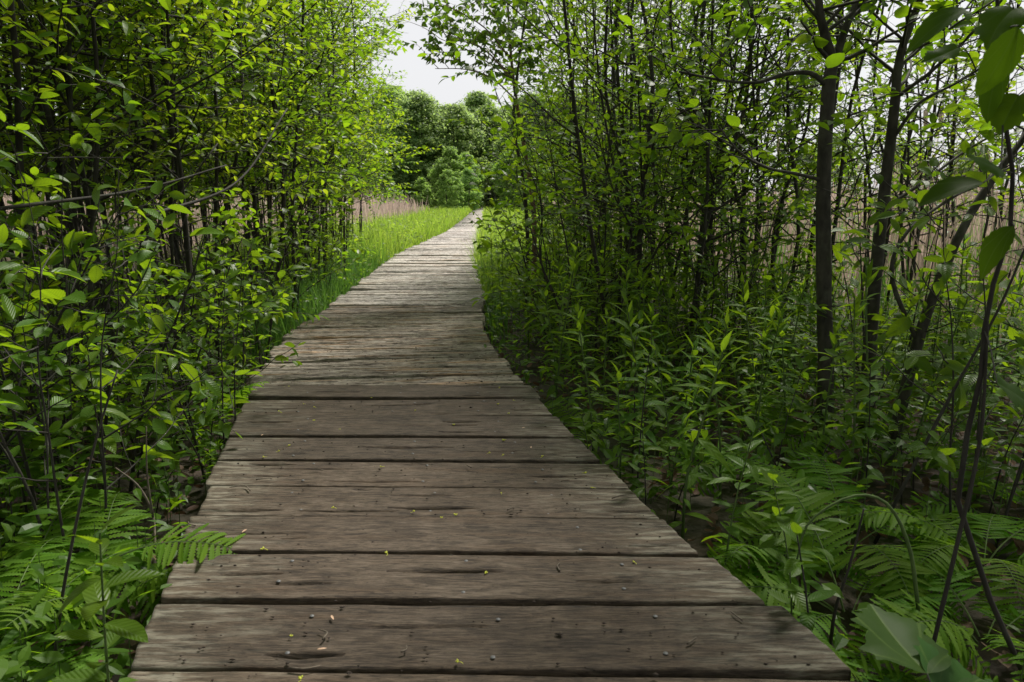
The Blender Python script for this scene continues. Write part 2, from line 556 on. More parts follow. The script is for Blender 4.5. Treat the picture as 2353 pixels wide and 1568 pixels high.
M['fern'] = leaf_mat('fern_leaf', [(.065, .15, .012), (.10, .19, .016), (.11, .21, .03)], [(.2, .42, .012), (.3, .52, .016)], .45, .55, under=(.10, .17, .05), spec=.08)
M['grass'] = leaf_mat('grass_blade', [(.08, .165, .022), (.13, .225, .03), (.17, .26, .05)], [(.24, .42, .03), (.34, .52, .04), (.44, .56, .08)], .5, .5)
M['reed_green'] = leaf_mat('reed_blade_green', [(.05, .13, .03), (.08, .18, .04)], [(.15, .32, .04), (.2, .4, .05)], .35, .45)
M['reed_dry'] = leaf_mat('reed_blade_dry', [(.36, .27, .23), (.48, .37, .32), (.55, .44, .39), (.30, .22, .18)], [(.44, .33, .27), (.55, .42, .35)], .4, .7)
M['far_leaf'] = leaf_mat('far_leaf', [(.09, .165, .055), (.115, .19, .06), (.145, .215, .07)], [(.34, .5, .14), (.44, .58, .16)], .55, .5)  # lightened green: the haze of distance is put into the leaf colour
M['far_leaf_bright'] = leaf_mat('far_bush_leaf', [(.12, .22, .05), (.15, .25, .06), (.18, .28, .08)], [(.34, .56, .10), (.42, .62, .12)], .5, .6)
M['maple'] = leaf_mat('maple_leaf', [(.048, .105, .026), (.06, .12, .03)], [(.12, .24, .03), (.16, .3, .03)], .25, .45, under=(.10, .15, .07), veins=.4, nv=0, spec=.07)
M['maple_dark'] = leaf_mat('maple_leaf_dark', [(.035, .08, .008), (.05, .105, .010)], [(.10, .2, .006), (.15, .26, .008)], .45, .5, veins=.4, nv=0, spec=.07)
M['bark'] = bark_mat('dark_bark', (.013, .011, .009), (.045, .038, .031), 35, .3, spots=(.07, .073, .056))
M['bark_grey'] = bark_mat('grey_bark', (.018, .016, .012), (.062, .054, .043), 42, .5, spots=(.085, .09, .066))
M['bark_birch'] = bark_mat('young_birch_bark', (.10, .055, .035), (.26, .17, .12), 26, 2.2)
M['stem_green'] = bark_mat('green_stem', (.05, .09, .02), (.10, .15, .04), 40, .3)
M['twig'] = bark_mat('dead_twig', (.05, .038, .028), (.16, .13, .10), 60, .4)
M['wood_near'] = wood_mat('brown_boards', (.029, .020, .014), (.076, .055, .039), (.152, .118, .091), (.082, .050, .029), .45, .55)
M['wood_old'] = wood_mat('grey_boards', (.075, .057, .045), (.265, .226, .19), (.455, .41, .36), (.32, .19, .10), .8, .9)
M['wood_pale'] = wood_mat('pale_boards', (.13, .108, .095), (.38, .348, .317), (.57, .54, .50), (.31, .21, .14), .5, .85)  # paler far boards, with the open stretch's brightness partly put into the colour
M['beam'] = wood_mat('beam_wood', (.03, .025, .02), (.06, .05, .04), (.10, .085, .07), (.06, .04, .03), .4)
M['nail'] = plain_mat('galvanised_nail', (.10, .10, .105), .6, .2, .3, 300)
M['catkin'] = plain_mat('catkin', (.42, .44, .04), .7, 0, .3, 200)
M['samara'] = plain_mat('samara', (.42, .27, .18), .6, 0, .2, 100)
M['dirt'] = plain_mat('dirt_crumb', (.035, .024, .018), .95, 0, .4, 200)
M['rust_leaf'] = leaf_mat('dry_leaf', [(.10, .058, .034), (.16, .10, .066), (.07, .042, .03), (.24, .17, .125)], [(.2, .1, .05), (.25, .14, .08)], .15, .7)
M['red_leaf'] = leaf_mat('young_red_leaf', [(.35, .09, .05), (.3, .14, .05)], [(.5, .16, .06), (.45, .2, .06)], .4, .5)

# ------------------------------------------------------------------ boardwalk centre line (x at distance Y)
_cy = np.array([-6, -1, .3, 1.13, 1.75, 2.63, 3.3, 3.9, 4.5, 5.4, 6.2, 7.5, 9.9, 12.7, 15, 20, 29, 49, 77])
_cx = np.array([.75, .35, .13, -.035, -.225, -.445, -.58, -.71, -.79, -.83, -.86, -.96, -1.12, -1.21, -1.24, -1.33, -1.62, -2.4, -3.4])


def centre(Y):
    return np.interp(Y, _cy, _cx)


HALF = .61


def half(Y):
    """Half the board length: the far boards are shorter."""
    return np.interp(Y, [0, 12, 19, 30, 80], [HALF, HALF, .47, .44, .44])

GZ = -.19


def off_deck(x, Y):
    """Signed distance of (x, Y) from the nearer board edge; negative on the boards."""
    return np.abs(x - centre(Y)) - half(Y)


# ------------------------------------------------------------------ ground
def spaced(a, b, n, p=2.2):
    t = np.linspace(-1, 1, n)
    return np.sign(t) * np.abs(t) ** p * np.where(t < 0, -a, b)


gx = spaced(-600, 600, 161, 3.2); gy = spaced(-300, 900, 201, 3.2) + 3
GX, GY = np.meshgrid(gx, gy, indexing='ij')
vn = VN(5)
near = np.clip(1 - np.hypot(GX, GY - 4) / 40, 0, 1)
GZZ = GZ - .02 + near * (.07 * (vn(GX * 1.7 + 9, GY * 1.7) - .5) + .05 * (vn(GX * 5, GY * 5) - .5))
mb = MB()
I = np.arange(160)[:, None] * 201; J = np.arange(200)[None]
mb.add(np.stack([GX, GY, GZZ], -1), np.stack([I + J, I + 201 + J, I + 202 + J, I + J + 1], -1).reshape(-1, 4))
m, n, l = new_mat('forest_soil')
tc = n.new("ShaderNodeTexCoord")
z1 = n.new("ShaderNodeTexNoise"); z1.inputs['Scale'].default_value = 9; z1.inputs['Detail'].default_value = 9; l.new(tc.outputs['Object'], z1.inputs[0])
z2 = n.new("ShaderNodeTexVoronoi"); z2.inputs['Scale'].default_value = 26; l.new(tc.outputs['Object'], z2.inputs[0])
r1 = ramp(n, [(.3, (.018, .013, .009)), (.55, (.05, .034, .024)), (.75, (.10, .07, .05))]); l.new(z1.outputs[0], r1.inputs[0])
c = mixcol(n, l, .35, r1.outputs[0], z2.outputs['Distance'], 'MULTIPLY')
z3 = n.new("ShaderNodeTexNoise"); z3.inputs['Scale'].default_value = .5; l.new(tc.outputs['Object'], z3.inputs[0])
r3 = ramp(n, [(.45, (0, 0, 0)), (.6, (1, 1, 1))]); l.new(z3.outputs[0], r3.inputs[0])
c = mixcol(n, l, mathn(n, l, 'MULTIPLY', r3.outputs[0], .5), c, (.035, .05, .015))
bp = n.new("ShaderNodeBump"); bp.inputs['Distance'].default_value = .03; l.new(z1.outputs[0], bp.inputs['Height'])
p = n.new("ShaderNodeBsdfPrincipled"); p.inputs['Roughness'].default_value = .95; l.new(c, p.inputs['Base Color']); l.new(bp.outputs[0], p.inputs['Normal'])
o = n.new("ShaderNodeOutputMaterial"); l.new(p.outputs[0], o.inputs[0])
tag(mb.build('ground', m), kind='structure')

# ------------------------------------------------------------------ boardwalk
deck = empty('boardwalk', (centre(0), 0, GZ))
tag(deck, 'weathered plank boardwalk winding ahead between the leafy thickets', 'boardwalk')
DECK0 = np.array([centre(0), 0, GZ])


def plank_mesh(length, width, nx, ny, worn, seed, shear=0.0):
    r = np.random.default_rng(seed)
    v1, v2 = VN(seed * 3 + 1), VN(seed * 3 + 2)
    xs = np.linspace(-.5, .5, nx) * length
    ts = np.linspace(-1, 1, ny); ts = np.sign(ts) * (1 - (1 - np.abs(ts)) ** 1.25) if not worn else ts
    X, T = np.meshgrid(xs, ts, indexing='ij')
    e1 = (v1(X * 9 + 20, T * 0 + 3) - .5) * (.010 if worn else .005)
    e2 = (v1(X * 9 + 50, T * 0 + 7) - .5) * (.010 if worn else .005)
    Y = T * width / 2 + np.where(T > 0, e1 * np.abs(T) ** 3, e2 * np.abs(T) ** 3)
    Z = (v2(X * 1.5 + 11, T * 0 + 2) - .5) * .006 + T ** 2 * .0015 * r.uniform(-1, 1)
    Z -= .004 * np.clip((np.abs(T) - .95) / .05, 0, 1) ** 2
    # bites out of the board edges
    Z -= .03 * np.clip(v1(X * 6 + 5, T * 2.5 + 31) - (.80 if worn else .9), 0, 1) * np.clip((np.abs(T) - .5) / .5, 0, 1) * 3
    if worn:
        g = v2(X * 1.6 + 3, T * 9 + 9)
        Z -= .022 * worn * np.clip((g - .52) / .2, 0, 1)
        g2 = v1(X * 2.4 + 13, T * 17 + 40)
        Z -= .014 * worn * np.clip((g2 - .6) / .15, 0, 1)
        Z += (v1(X * 1.2, T * 4 + 3) - .5) * .008
    else:
        for _ in range(r.integers(1, 6)):
            cx0, ct = r.uniform(-.45, .45) * length, r.uniform(-.85, .85)
            ln, wd = r.uniform(.03, .16), r.uniform(.028, .07)
            s = (X - cx0) / ln
            Z -= r.uniform(.008, .02) * np.exp(-((T - ct - .02 * np.sin(s * 3)) / (wd * np.clip(1 - s ** 2, .02, 1))) ** 2) * (np.abs(s) < 1)
    xe = (v2(X * 0 + 7, T * 6 + 17) - .5) * .006
    Xe = X + np.where(np.abs(X) > .49 * length, np.sign(X) * xe, 0)
    P = np.stack([Xe + shear * Y, Y, Z], -1)
    b = MB()
    I = np.arange(nx - 1)[:, None] * ny; J = np.arange(ny - 1)[None]
    q = np.stack([I + J, I + ny + J, I + ny + J + 1, I + J + 1], -1).reshape(-1, 4)
    per = np.concatenate([np.arange(nx) * ny, (nx - 1) * ny + np.arange(1, ny), np.arange(nx - 2, -1, -1) * ny + ny - 1, np.arange(ny - 2, 0, -1)])
    top = P.reshape(-1, 3)
    low = top[per].copy(); low[:, 2] = -.040
    k, N0 = len(per), len(top)
    a = np.arange(k); a2 = (a + 1) % k
    side = np.stack([per[a2], per[a], N0 + a, N0 + a2], -1)
    b.add(np.concatenate([top, low]), np.concatenate([q, side]), None)
    q_ = shear * width / 2
    bot = np.array([[-length / 2 - q_, -width / 2, -.0401], [length / 2 - q_, -width / 2, -.0401], [length / 2 + q_, width / 2, -.0401], [-length / 2 + q_, width / 2, -.0401]])
    b.add(bot, [[0, 3, 2, 1]])
    return b


edges = [.42, .63, .80, .925, 1.128, 1.343, 1.55, 1.75, 1.955, 2.16, 2.39, 2.645, 2.89, 3.11]
while edges[-1] < 26:
    edges.append(edges[-1] + (.20 if edges[-1] < 14 else .30) + rng.uniform(-.025, .03))
PL = list(zip(edges[:-1], edges[1:]))
nail_mb = MB()
a = np.arange(8) * math.pi / 4
nv = np.concatenate([np.stack([np.cos(a) * .0048, np.sin(a) * .0048, np.zeros(8)], -1), np.stack([np.cos(a) * .0038, np.sin(a) * .0038, np.full(8, .0010)], -1), [[0, 0, .0013]]])
i8 = np.arange(8); j8 = (i8 + 1) % 8
nail_mb.add(nv, np.stack([i8, j8, 8 + j8, 8 + i8], -1), np.stack([8 + i8, 8 + j8, np.full(8, 16)], -1))
nail_me = nail_mb.mesh('nail', M['nail'])
PLANKS = []


def deck_yaw(Y):
    d = centre(Y + .6) - centre(Y - .6)
    return -math.atan2(d, 1.2)


far_mb = MB()
for k, (y0, y1) in enumerate(PL):
    Yc = (y0 + y1) / 2
    if k >= 96:
        break
    old = Yc > 3.12
    gap = rng.uniform(.009, .016) if not old else rng.uniform(.010, .030)
    yaw = (-.012 if not old else deck_yaw(Yc) * .6) + rng.normal(0, .004 if not old else .016)
    ln = 2 * half(Yc) + max(0, 1.7 - Yc) * .11 + rng.normal(0, .006 if not old else .012)
    w = (y1 - y0) - gap
    nx, ny = (170, 52) if not old else ((90, 44) if Yc < 9 else (40, 16))
    worn = 0 if not old else rng.uniform(.45, 1.1)
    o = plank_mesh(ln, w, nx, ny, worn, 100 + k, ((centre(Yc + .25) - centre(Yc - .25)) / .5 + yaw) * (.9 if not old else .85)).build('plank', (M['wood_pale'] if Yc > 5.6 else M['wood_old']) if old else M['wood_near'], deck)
    zz = rng.normal(0, .003 if not old else .006)
    o.location = tuple(np.array([centre(Yc) + rng.normal(0, .006 if not old else .010), Yc, zz]) - DECK0)
    o.rotation_euler = (rng.normal(0, .006), rng.normal(0, .004), yaw)
    PLANKS.append((Yc, o))
    if Yc < 3.2:
        for sx in (-.34, .02, .36):
            for sy in (-.28, .27):
                nl = bpy.data.objects.new('nail', nail_me); COL.objects.link(nl); nl.parent = o
                nl.location = (sx + rng.normal(0, .02), sy * w + rng.normal(0, .012), .0015)
# the far boards: too many and too small to tell apart
fb = MB()
Y = PL[96][0] if len(PL) > 96 else 26.0
while Y < 78:
    st = .30
    yaw = deck_yaw(Y); c0 = np.array([centre(Y), Y + st / 2, rng.normal(0, .006)])
    ex = np.array([math.cos(yaw), math.sin(yaw), 0]); ey = np.array([-math.sin(yaw), math.cos(yaw), 0])
    hl = half(Y) + rng.normal(0, .02); hw = st / 2 - rng.uniform(.008, .02)
    v = [c0 + ex * sx * hl + ey * sy * hw + np.array([0, 0, sz]) for sz in (0, -.04) for sx, sy in ((-1, -1), (1, -1), (1, 1), (-1, 1))]
    fb.add(v, [[0, 1, 2, 3], [7, 6, 5, 4], [0, 4, 5, 1], [1, 5, 6, 2], [2, 6, 7, 3], [3, 7, 4, 0]])
    Y += st
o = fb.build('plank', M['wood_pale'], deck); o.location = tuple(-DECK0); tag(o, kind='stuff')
for sx in (-.42, .05, .45):
    b = MB(); ys = np.arange(.3, 40, .6)
    path = np.stack([centre(ys) + sx, ys, np.full(len(ys), -.085)], -1)
    tube(b, path, .055, 4)
    o = b.build('beam', M['beam'], deck, smooth=False); o.location = tuple(-DECK0)

# ------------------------------------------------------------------ woody plants
def grow_branch(wood, L, start, d, length, r0, leaf, r, depth, bend=.25, up=.12, leafy=.25, nseg=5, tips=None):
    """One branch with its twigs; leaf sites are appended to L as (point, axis, normal)."""
    d = unit(d); pts = [np.array(start, float)]
    step = length / nseg
    for i in range(nseg):
        d = unit(d + r.normal(0, bend, 3) * .5 + np.array([0, 0, up]) * (.6 if i < nseg // 2 else -.35))
        pts.append(pts[-1] + d * step)
    pts = np.array(pts)
    rad = np.linspace(r0, max(r0 * .3, .0012), nseg + 1)
    tube(wood, pts, rad, 5 if depth > 1 else (4 if depth == 1 else 3))
    sp = leaf['gap']
    nl = int(length * (1 - leafy) / sp)
    side = 1
    if depth <= 1 and r.random() > leaf.get('bare', .22):
        for j in range(nl):
            t = leafy + (1 - leafy) * (j + r.uniform(.2, .8)) / max(nl, 1)
            f = t * nseg; i = min(int(f), nseg - 1)
            p0 = pts[i] + (pts[i + 1] - pts[i]) * (f - i); ax = unit(pts[i + 1] - pts[i])
            s = unit(np.cross(ax, [0, 0, 1]) + 1e-6) * side; side = -side
            a = ax * r.uniform(.25, .8) + s * r.uniform(.6, 1) + np.array([0, 0, r.normal(-.05 - leaf.get('hang', 0), .3)])
            L.append((p0, a, np.array([0, 0, 1.0]) + r.normal(0, leaf.get('nj', .45), 3)))
        L.append((pts[-1], d + r.normal(0, .2, 3), np.array([0, 0, 1.0]) + r.normal(0, .35, 3)))
    if depth > 0:
        nt = max(2, int(length / leaf['twig']))
        for j in range(nt):
            t = .22 + .75 * (j + r.uniform(0, 1)) / nt
            f = t * nseg; i = min(int(f), nseg - 1)
            p0 = pts[i] + (pts[i + 1] - pts[i]) * (f - i); ax = unit(pts[i + 1] - pts[i])
            rd = unit(np.cross(ax, r.normal(0, 1, 3)))
            rd[2] = rd[2] * .6 + .1
            grow_branch(wood, L, p0, ax * .7 + rd, length * r.uniform(.28, .5), rad[i] * .55, leaf, r, depth - 1, bend, up * .6, .15, 3)
    return pts


def emit(L, tpl, leaf, r, name, mat, parent):
    P = np.array([x[0] for x in L]); A = np.array([x[1] for x in L]); N = np.array([x[2] for x in L])
    ln = leaf['len'] * r.uniform(.55, 1.25, len(P))
    b = MB(); put_leaves(b, tpl, P, A, N, ln, ln * leaf['asp'] * r.uniform(.85, 1.15, len(P)), leaf.get('fold', .35), leaf.get('droop', .3), r=r)
    return b.build(name, mat, parent, smooth=leaf.get('smooth', False))


def make_shrub(name, seed, H, nstem, spread, leaf, tpl, mat, bark, z0=.15, nb=13, rad=.018, lean=.2, blen=.9, low=1.0):
    """A many-stemmed shrub: every stem (with its twigs) a part, the leaves one crown."""
    r = np.random.default_rng(seed)
    root = empty(name)
    L = []
    for s in range(nstem):
        az = 2 * math.pi * (s + r.uniform(-.3, .3)) / nstem
        b0 = np.array([math.cos(az), math.sin(az), 0]) * spread * r.uniform(.3, 1)
        h = H * r.uniform(.7, 1.0)
        out = np.array([math.cos(az), math.sin(az), 0]) * lean * r.uniform(.3, 1.3)
        ctrl = [b0 - np.array([0, 0, .05])]
        for k in range(1, 6):
            t = k / 5
            ctrl.append(b0 + out * h * t ** 1.2 + np.array([0, 0, h * t]) + np.array([*r.normal(0, .06 * h / 4, 2), 0]))
        pts = smooth_path(ctrl, 16)
        rr = rad * r.uniform(.6, 1.25)
        wood = MB()
        tube(wood, pts, np.linspace(rr, rr * .18, 16), 6, bump=.04)
        for k in range(nb):
            t = z0 + (1 - z0) * ((k + r.uniform(0, 1)) / nb) ** low
            f = t * 15; i = min(int(f), 14)
            p0 = pts[i] + (pts[i + 1] - pts[i]) * (f - i)
            a2 = az + r.normal(0, 1.3)
            d = np.array([math.cos(a2), math.sin(a2), r.uniform(.1, .8)])
            grow_branch(wood, L, p0, d, blen * (1.15 - .75 * t) * r.uniform(.6, 1.25), rr * (1 - .8 * t) * .45 + .0015, leaf, r, 1)
        wood.build('stem', bark, root)
    emit(L, tpl, leaf, r, 'crown', mat, root)
    return root


def make_tree(name, seed, trunks, leaf, tpl, mat, bark, z0=.35, nb=22, blen=1.3, extra=(), loc=None, depth=2, sides=9, updir=.5):
    """A tree whose trunk and limbs follow given paths (world points, radii); leaves on branches above z0 of each path."""
    r = np.random.default_rng(seed)
    base = np.array(trunks[0][0][0]); base = np.array([base[0], base[1], GZ]) if loc is None else np.array(loc)
    root = empty(name, base)
    L = []; first = True
    for ctrl, r0, r1, zs, bn in trunks:
        pts = smooth_path(np.array(ctrl) - base, 22)
        wood = MB(); rad = np.linspace(r0, r1, 22)
        tube(wood, pts, rad, sides, bump=.035)
        for k in range(bn):
            t = zs + (1 - zs) * (k + r.uniform(0, 1)) / bn
            f = t * 21; i = min(int(f), 20)
            p0 = pts[i] + (pts[i + 1] - pts[i]) * (f - i)
            az = r.uniform(0, 2 * math.pi)
            grow_branch(wood, L, p0, np.array([math.cos(az), math.sin(az), updir + r.normal(0, .25)]), blen * (1.1 - .5 * t) * r.uniform(.6, 1.2), max(rad[i] * .4, .003), leaf, r, depth - 1)
        wood.build('trunk' if first else 'limb', bark, root); first = False
    emit(L, tpl, leaf, r, 'crown', mat, root)
    return root


LF_SHRUB = dict(len=.058, asp=.52, gap=.034, twig=.13, fold=.3, droop=.3)
LF_GROVE = dict(len=.060, asp=.56, gap=.040, twig=.15, fold=.3, droop=.25)
LF_BIG = dict(len=.070, asp=.5, gap=.05, twig=.16, fold=.28, droop=.35, smooth=True, nj=.5)
LF_ALDER = dict(len=.06, asp=.66, gap=.05, twig=.2, fold=.25, droop=.25)
LF_BIRCH = dict(len=.058, asp=.8, gap=.032, twig=.12, fold=.2, droop=.15, hang=.8, nj=.7)

LF_L = [LF_SHRUB, dict(LF_SHRUB, len=.05, asp=.46, gap=.030, twig=.12), dict(LF_SHRUB, len=.044, asp=.62, gap=.028, twig=.12, droop=.15), dict(LF_SHRUB, len=.056, asp=.5, gap=.033)]
left_protos = [Proto(make_shrub('thicket_shrub', 20 + i, 4.6 + .35 * i, 8 + (i % 2) * 3, .42, LF_L[i], LEAF_MID if i < 2 else LEAF_LOW, M[('leaf', 'leaf_fresh', 'leaf_dark', 'leaf')[i]], M['bark'], z0=.22, nb=21, rad=.0155, lean=.09, blen=.95, low=.95)) for i in range(4)]
LF_R = [dict(LF_GROVE, len=.05, gap=.034), dict(LF_GROVE, len=.044, gap=.032, twig=.13), LF_GROVE, dict(LF_GROVE, len=.047, asp=.5, gap=.034)]
right_protos = [Proto(make_shrub('sapling_clump', 40 + i, 5.2 + .3 * i, 7 + (i % 2), .40, LF_R[i], LEAF_LOW if i else LEAF_MID, M[('leaf', 'leaf_dark', 'leaf', 'leaf_fresh')[i]], M['bark'], z0=.13, nb=19, rad=.017, lean=.11, blen=.9, low=1.05)) for i in range(4)]
low_protos = [Proto(make_shrub('leafy_bush', 60 + i, 1.25 + .2 * i, 7, .22, LF_SHRUB, LEAF_MID, M['leaf'], M['bark'], z0=.12, nb=8, rad=.008, lean=.35, blen=.42)) for i in range(3)]

# left thicket: rows along the walk
left = []
spots = []
for i, Yv in enumerate([2.9, 3.9, 4.9, 5.9, 7.0, 8.1, 9.3, 10.6, 11.9]):
    spots.append((centre(Yv) - HALF - rng.uniform(.62, .9) + (.12 if Yv > 6.5 else 0) - (.4 if Yv > 10 else 0), Yv, 0))
for Yv in [2.3, 3.5, 4.7, 6.0, 7.5, 9.0, 10.7, 12.6]:
    spots.append((centre(Yv) - HALF - rng.uniform(1.6, 2.3), Yv + .2, 1))
for Yv in [3.3, 5.4, 7.6, 10.0, 12.8]:
    spots.append((centre(Yv) - HALF - rng.uniform(3.2, 4.2), Yv, 2))
for k, (x, Yv, row) in enumerate(spots):
    o = left_protos[k % 4].put((x, Yv, GZ), rng.uniform(0, 6.28), rng.uniform(.9, 1.08))
    left.append((o, row))
for row, phrase in ((0, "dark stemmed leafy shrub beside the boardwalk's left edge, {} one along from the camera"), (1, "tall shrub in the second row of the left thicket, {} one along"), (2, "tall shrub at the back of the left thicket before the reeds, {} one along")):
    number([o for o, rw in left if rw == row], phrase, 'shrub', 'shrubs of the left thicket', key=lambda o: o.location.y)

# right grove
right = []
spots = []
for Yv in [4.6, 5.6, 6.7, 7.9, 9.1]:
    spots.append((centre(Yv) + HALF + rng.uniform(.75, 1.0) + (.25 if Yv < 5.5 else .5), Yv, 0))
for Yv in [4.0, 5.1, 6.4, 7.8, 9.4, 11.2]:
    spots.append((centre(Yv) + HALF + rng.uniform(1.8, 2.5), Yv, 1))
for Yv in [4.6, 6.0, 7.8, 10.0]:
    spots.append((centre(Yv) + HALF + rng.uniform(3.2, 4.2), Yv, 2))
spots = [q_ for q_ in spots if project((q_[0], q_[1], .5))[0] < 1800 or q_[1] > 8.5]
spots += [(2.9, 5.6, 2), (3.9, 6.2, 2)]
for k, (x, Yv, row) in enumerate(spots):
    o = right_protos[k % 4].put((x, Yv, GZ), rng.uniform(0, 6.28), rng.uniform(.9, 1.1))
    right.append((o, row))
for row, phrase in ((0, "slender many stemmed sapling clump nearest the boardwalk's right edge, {} one along"), (1, "slender sapling clump in the middle of the right grove, {} one along"), (2, "sapling clump at the back of the right grove before the reeds, {} one along")):
    number([o for o, rw in right if rw == row], phrase, 'sapling', 'saplings of the right grove', key=lambda o: o.location.y)

# low bushes along both edges
bushes = []
for k, (sd_, Yv, off) in enumerate([(-1, 3.5, .32), (-1, 4.4, .34), (-1, 5.4, .4), (-1, 6.8, .5), (-1, 8.4, .6), (1, 5.0, .6), (1, 5.8, .6), (1, 6.8, .85), (1, 8.2, 1.2), (1, 9.8, 1.3), (1, 11.5, 1.6), (1, 3.9, 1.2), (1, 5.4, 1.3), (1, 6.4, 1.6), (1, 4.5, .7), (1, 7.4, 1.0), (1, 4.9, 1.8), (1, 7.2, 1.3), (-1, 2.4, .55), (-1, 2.9, .42), (-1, 3.0, 1.0), (-1, 2.05, .8), (-1, 10.3, 1.2), (-1, 12.4, 1.6), (1, 13.5, 2.0)]):
    o = low_protos[k % 3].put((centre(Yv) + sd_ * (HALF + off), Yv, GZ), rng.uniform(0, 6.28), rng.uniform(.75, 1.1))
    bushes.append((sd_, o))
number([o for s, o in bushes if s < 0], "knee high leafy bush leaning to the boardwalk's left edge, {} one along", 'bush', 'low bushes along the boardwalk', key=lambda o: o.location.y)
number([o for s, o in bushes if s > 0], "knee high leafy bush along the boardwalk's right edge, {} one along", 'bush', 'low bushes along the boardwalk', key=lambda o: o.location.y)

# the three dark trunks on the right
def px_path(pts):
    return [at(*p) for p in pts]


tA = make_tree('alder_tree', 81, [
    ([at(1893, 1050, 2.9) * [1, 1, 0] + [0, 0, GZ - .03]] + px_path([(1897, 850, 2.92), (1893, 600, 2.95), (1893, 400, 2.98), (1903, 210, 3.0), (1915, 130, 3.02)]), .034, .025, .8, 4),
    (px_path([(1915, 150, 3.02), (1893, 70, 3.0), (1876, -60, 3.0)]) + [at(1876, -60, 3.0) + [-.15, .1, 1.2], at(1876, -60, 3.0) + [-.2, .2, 2.6]], .022, .006, .2, 16),
    (px_path([(1915, 150, 3.02), (1945, 60, 3.05), (1985, -50, 3.1)]) + [at(1985, -50, 3.1) + [.3, .1, 1.1], at(1985, -50, 3.1) + [.5, .3, 2.5]], .018, .005, .2, 16),
    (px_path([(1898, 195, 3.0), (1860, 168, 2.97), (1800, 172, 2.95), (1740, 190, 2.95), (1660, 185, 2.98), (1560, 165, 3.0)]), .011, .004, .35, 8),
    (px_path([(1893, 415, 2.97), (1830, 400, 2.95), (1760, 385, 2.93), (1700, 350, 2.9), (1650, 290, 2.9)]), .008, .003, .4, 7),
], LF_ALDER, LEAF_MID, M['leaf'], M['bark_grey'], blen=.75)
tag(tA, 'dark grey trunk forked near the top, thickest of the three trunks on the right', 'tree')
tB = make_tree('alder_tree', 82, [
    ([at(1985, 1040, 3.1) * [1, 1, 0] + [0, 0, GZ - .03]] + px_path([(1995, 860, 3.1), (2015, 600, 3.12), (2035, 420, 3.15), (2055, 250, 3.15), (2068, 130, 3.18), (2110, 10, 3.2)]) + [at(2110, 10, 3.2) + [.3, .1, .9], at(2110, 10, 3.2) + [.5, .2, 2.4]], .033, .008, .5, 22),
    (px_path([(2045, 330, 3.15), (2110, 240, 3.1), (2200, 190, 3.1), (2300, 130, 3.1)]), .008, .003, .4, 5),
    (px_path([(2030, 480, 3.14), (2120, 420, 3.2), (2230, 340, 3.3), (2330, 290, 3.3)]), .009, .003, .5, 6),
], LF_ALDER, LEAF_MID, M['leaf'], M['bark_grey'], blen=.75)
tag(tB, 'dark grey trunk leaning slightly right, middle of the three trunks on the right', 'tree')
tC = make_tree('alder_tree', 83, [
    ([at(2035, 1100, 2.75) * [1, 1, 0] + [0, 0, GZ - .03]] + px_path([(2065, 960, 2.77), (2105, 800, 2.8), (2145, 680, 2.83), (2215, 520, 2.9), (2290, 400, 2.95), (2370, 290, 3.0), (2480, 80, 3.1)]) + [at(2480, 80, 3.1) + [.3, .1, 1.0]], .026, .007, .62, 12),
    (px_path([(2110, 790, 2.8), (2050, 640, 2.85), (2080, 540, 2.9), (2180, 460, 3.0), (2330, 380, 3.1)]), .010, .004, .5, 6),
], LF_ALDER, LEAF_MID, M['leaf'], M['bark_grey'], blen=.6)
tag(tC, 'dark trunk bending over to the right, rightmost of the three trunks', 'tree')

# birches at the corner where the walk bends out of sight
bA = make_tree('birch_tree', 84, [
    ([at(1226, 620, 6.3) * [1, 1, 0] + [0, 0, GZ - .03]] + px_path([(1228, 520, 6.3), (1218, 420, 6.3), (1198, 300, 6.3), (1182, 200, 6.3), (1172, 100, 6.3), (1165, -20, 6.3)]) + [at(1165, -20, 6.3) + [-.1, 0, 1.3]], .024, .006, .56, 26),
    (px_path([(1185, 230, 6.3), (1130, 180, 6.25), (1070, 160, 6.2), (1000, 158, 6.15)]), .007, .0025, .25, 10),
    (px_path([(1176, 140, 6.3), (1120, 70, 6.25), (1060, 30, 6.2), (1015, 10, 6.15)]), .007, .0025, .2, 11),
    (px_path([(1180, 190, 6.3), (1120, 120, 6.2), (1060, 95, 6.15), (1020, 105, 6.0)]), .007, .0025, .2, 10),
], LF_BIRCH, BIRCH, M['birch_leaf'], M['bark_birch'], blen=.62)
tag(bA, 'slim reddish birch with drooping leaves reaching over the sky gap', 'birch')
bB = make_tree('birch_tree', 85, [
    ([at(1212, 640, 6.0) * [1, 1, 0] + [0, 0, GZ - .03]] + px_path([(1212, 530, 6.0), (1200, 400, 6.0), (1180, 280, 6.05), (1195, 120, 6.15), (1215, -30, 6.15)]) + [at(1215, -30, 6.15) + [.1, 0, 1.2]], .018, .005, .6, 18),
], LF_BIRCH, BIRCH, M['birch_leaf'], M['bark'], blen=.5)
tag(bB, 'thin dark stemmed birch just left of the reddish one', 'birch')

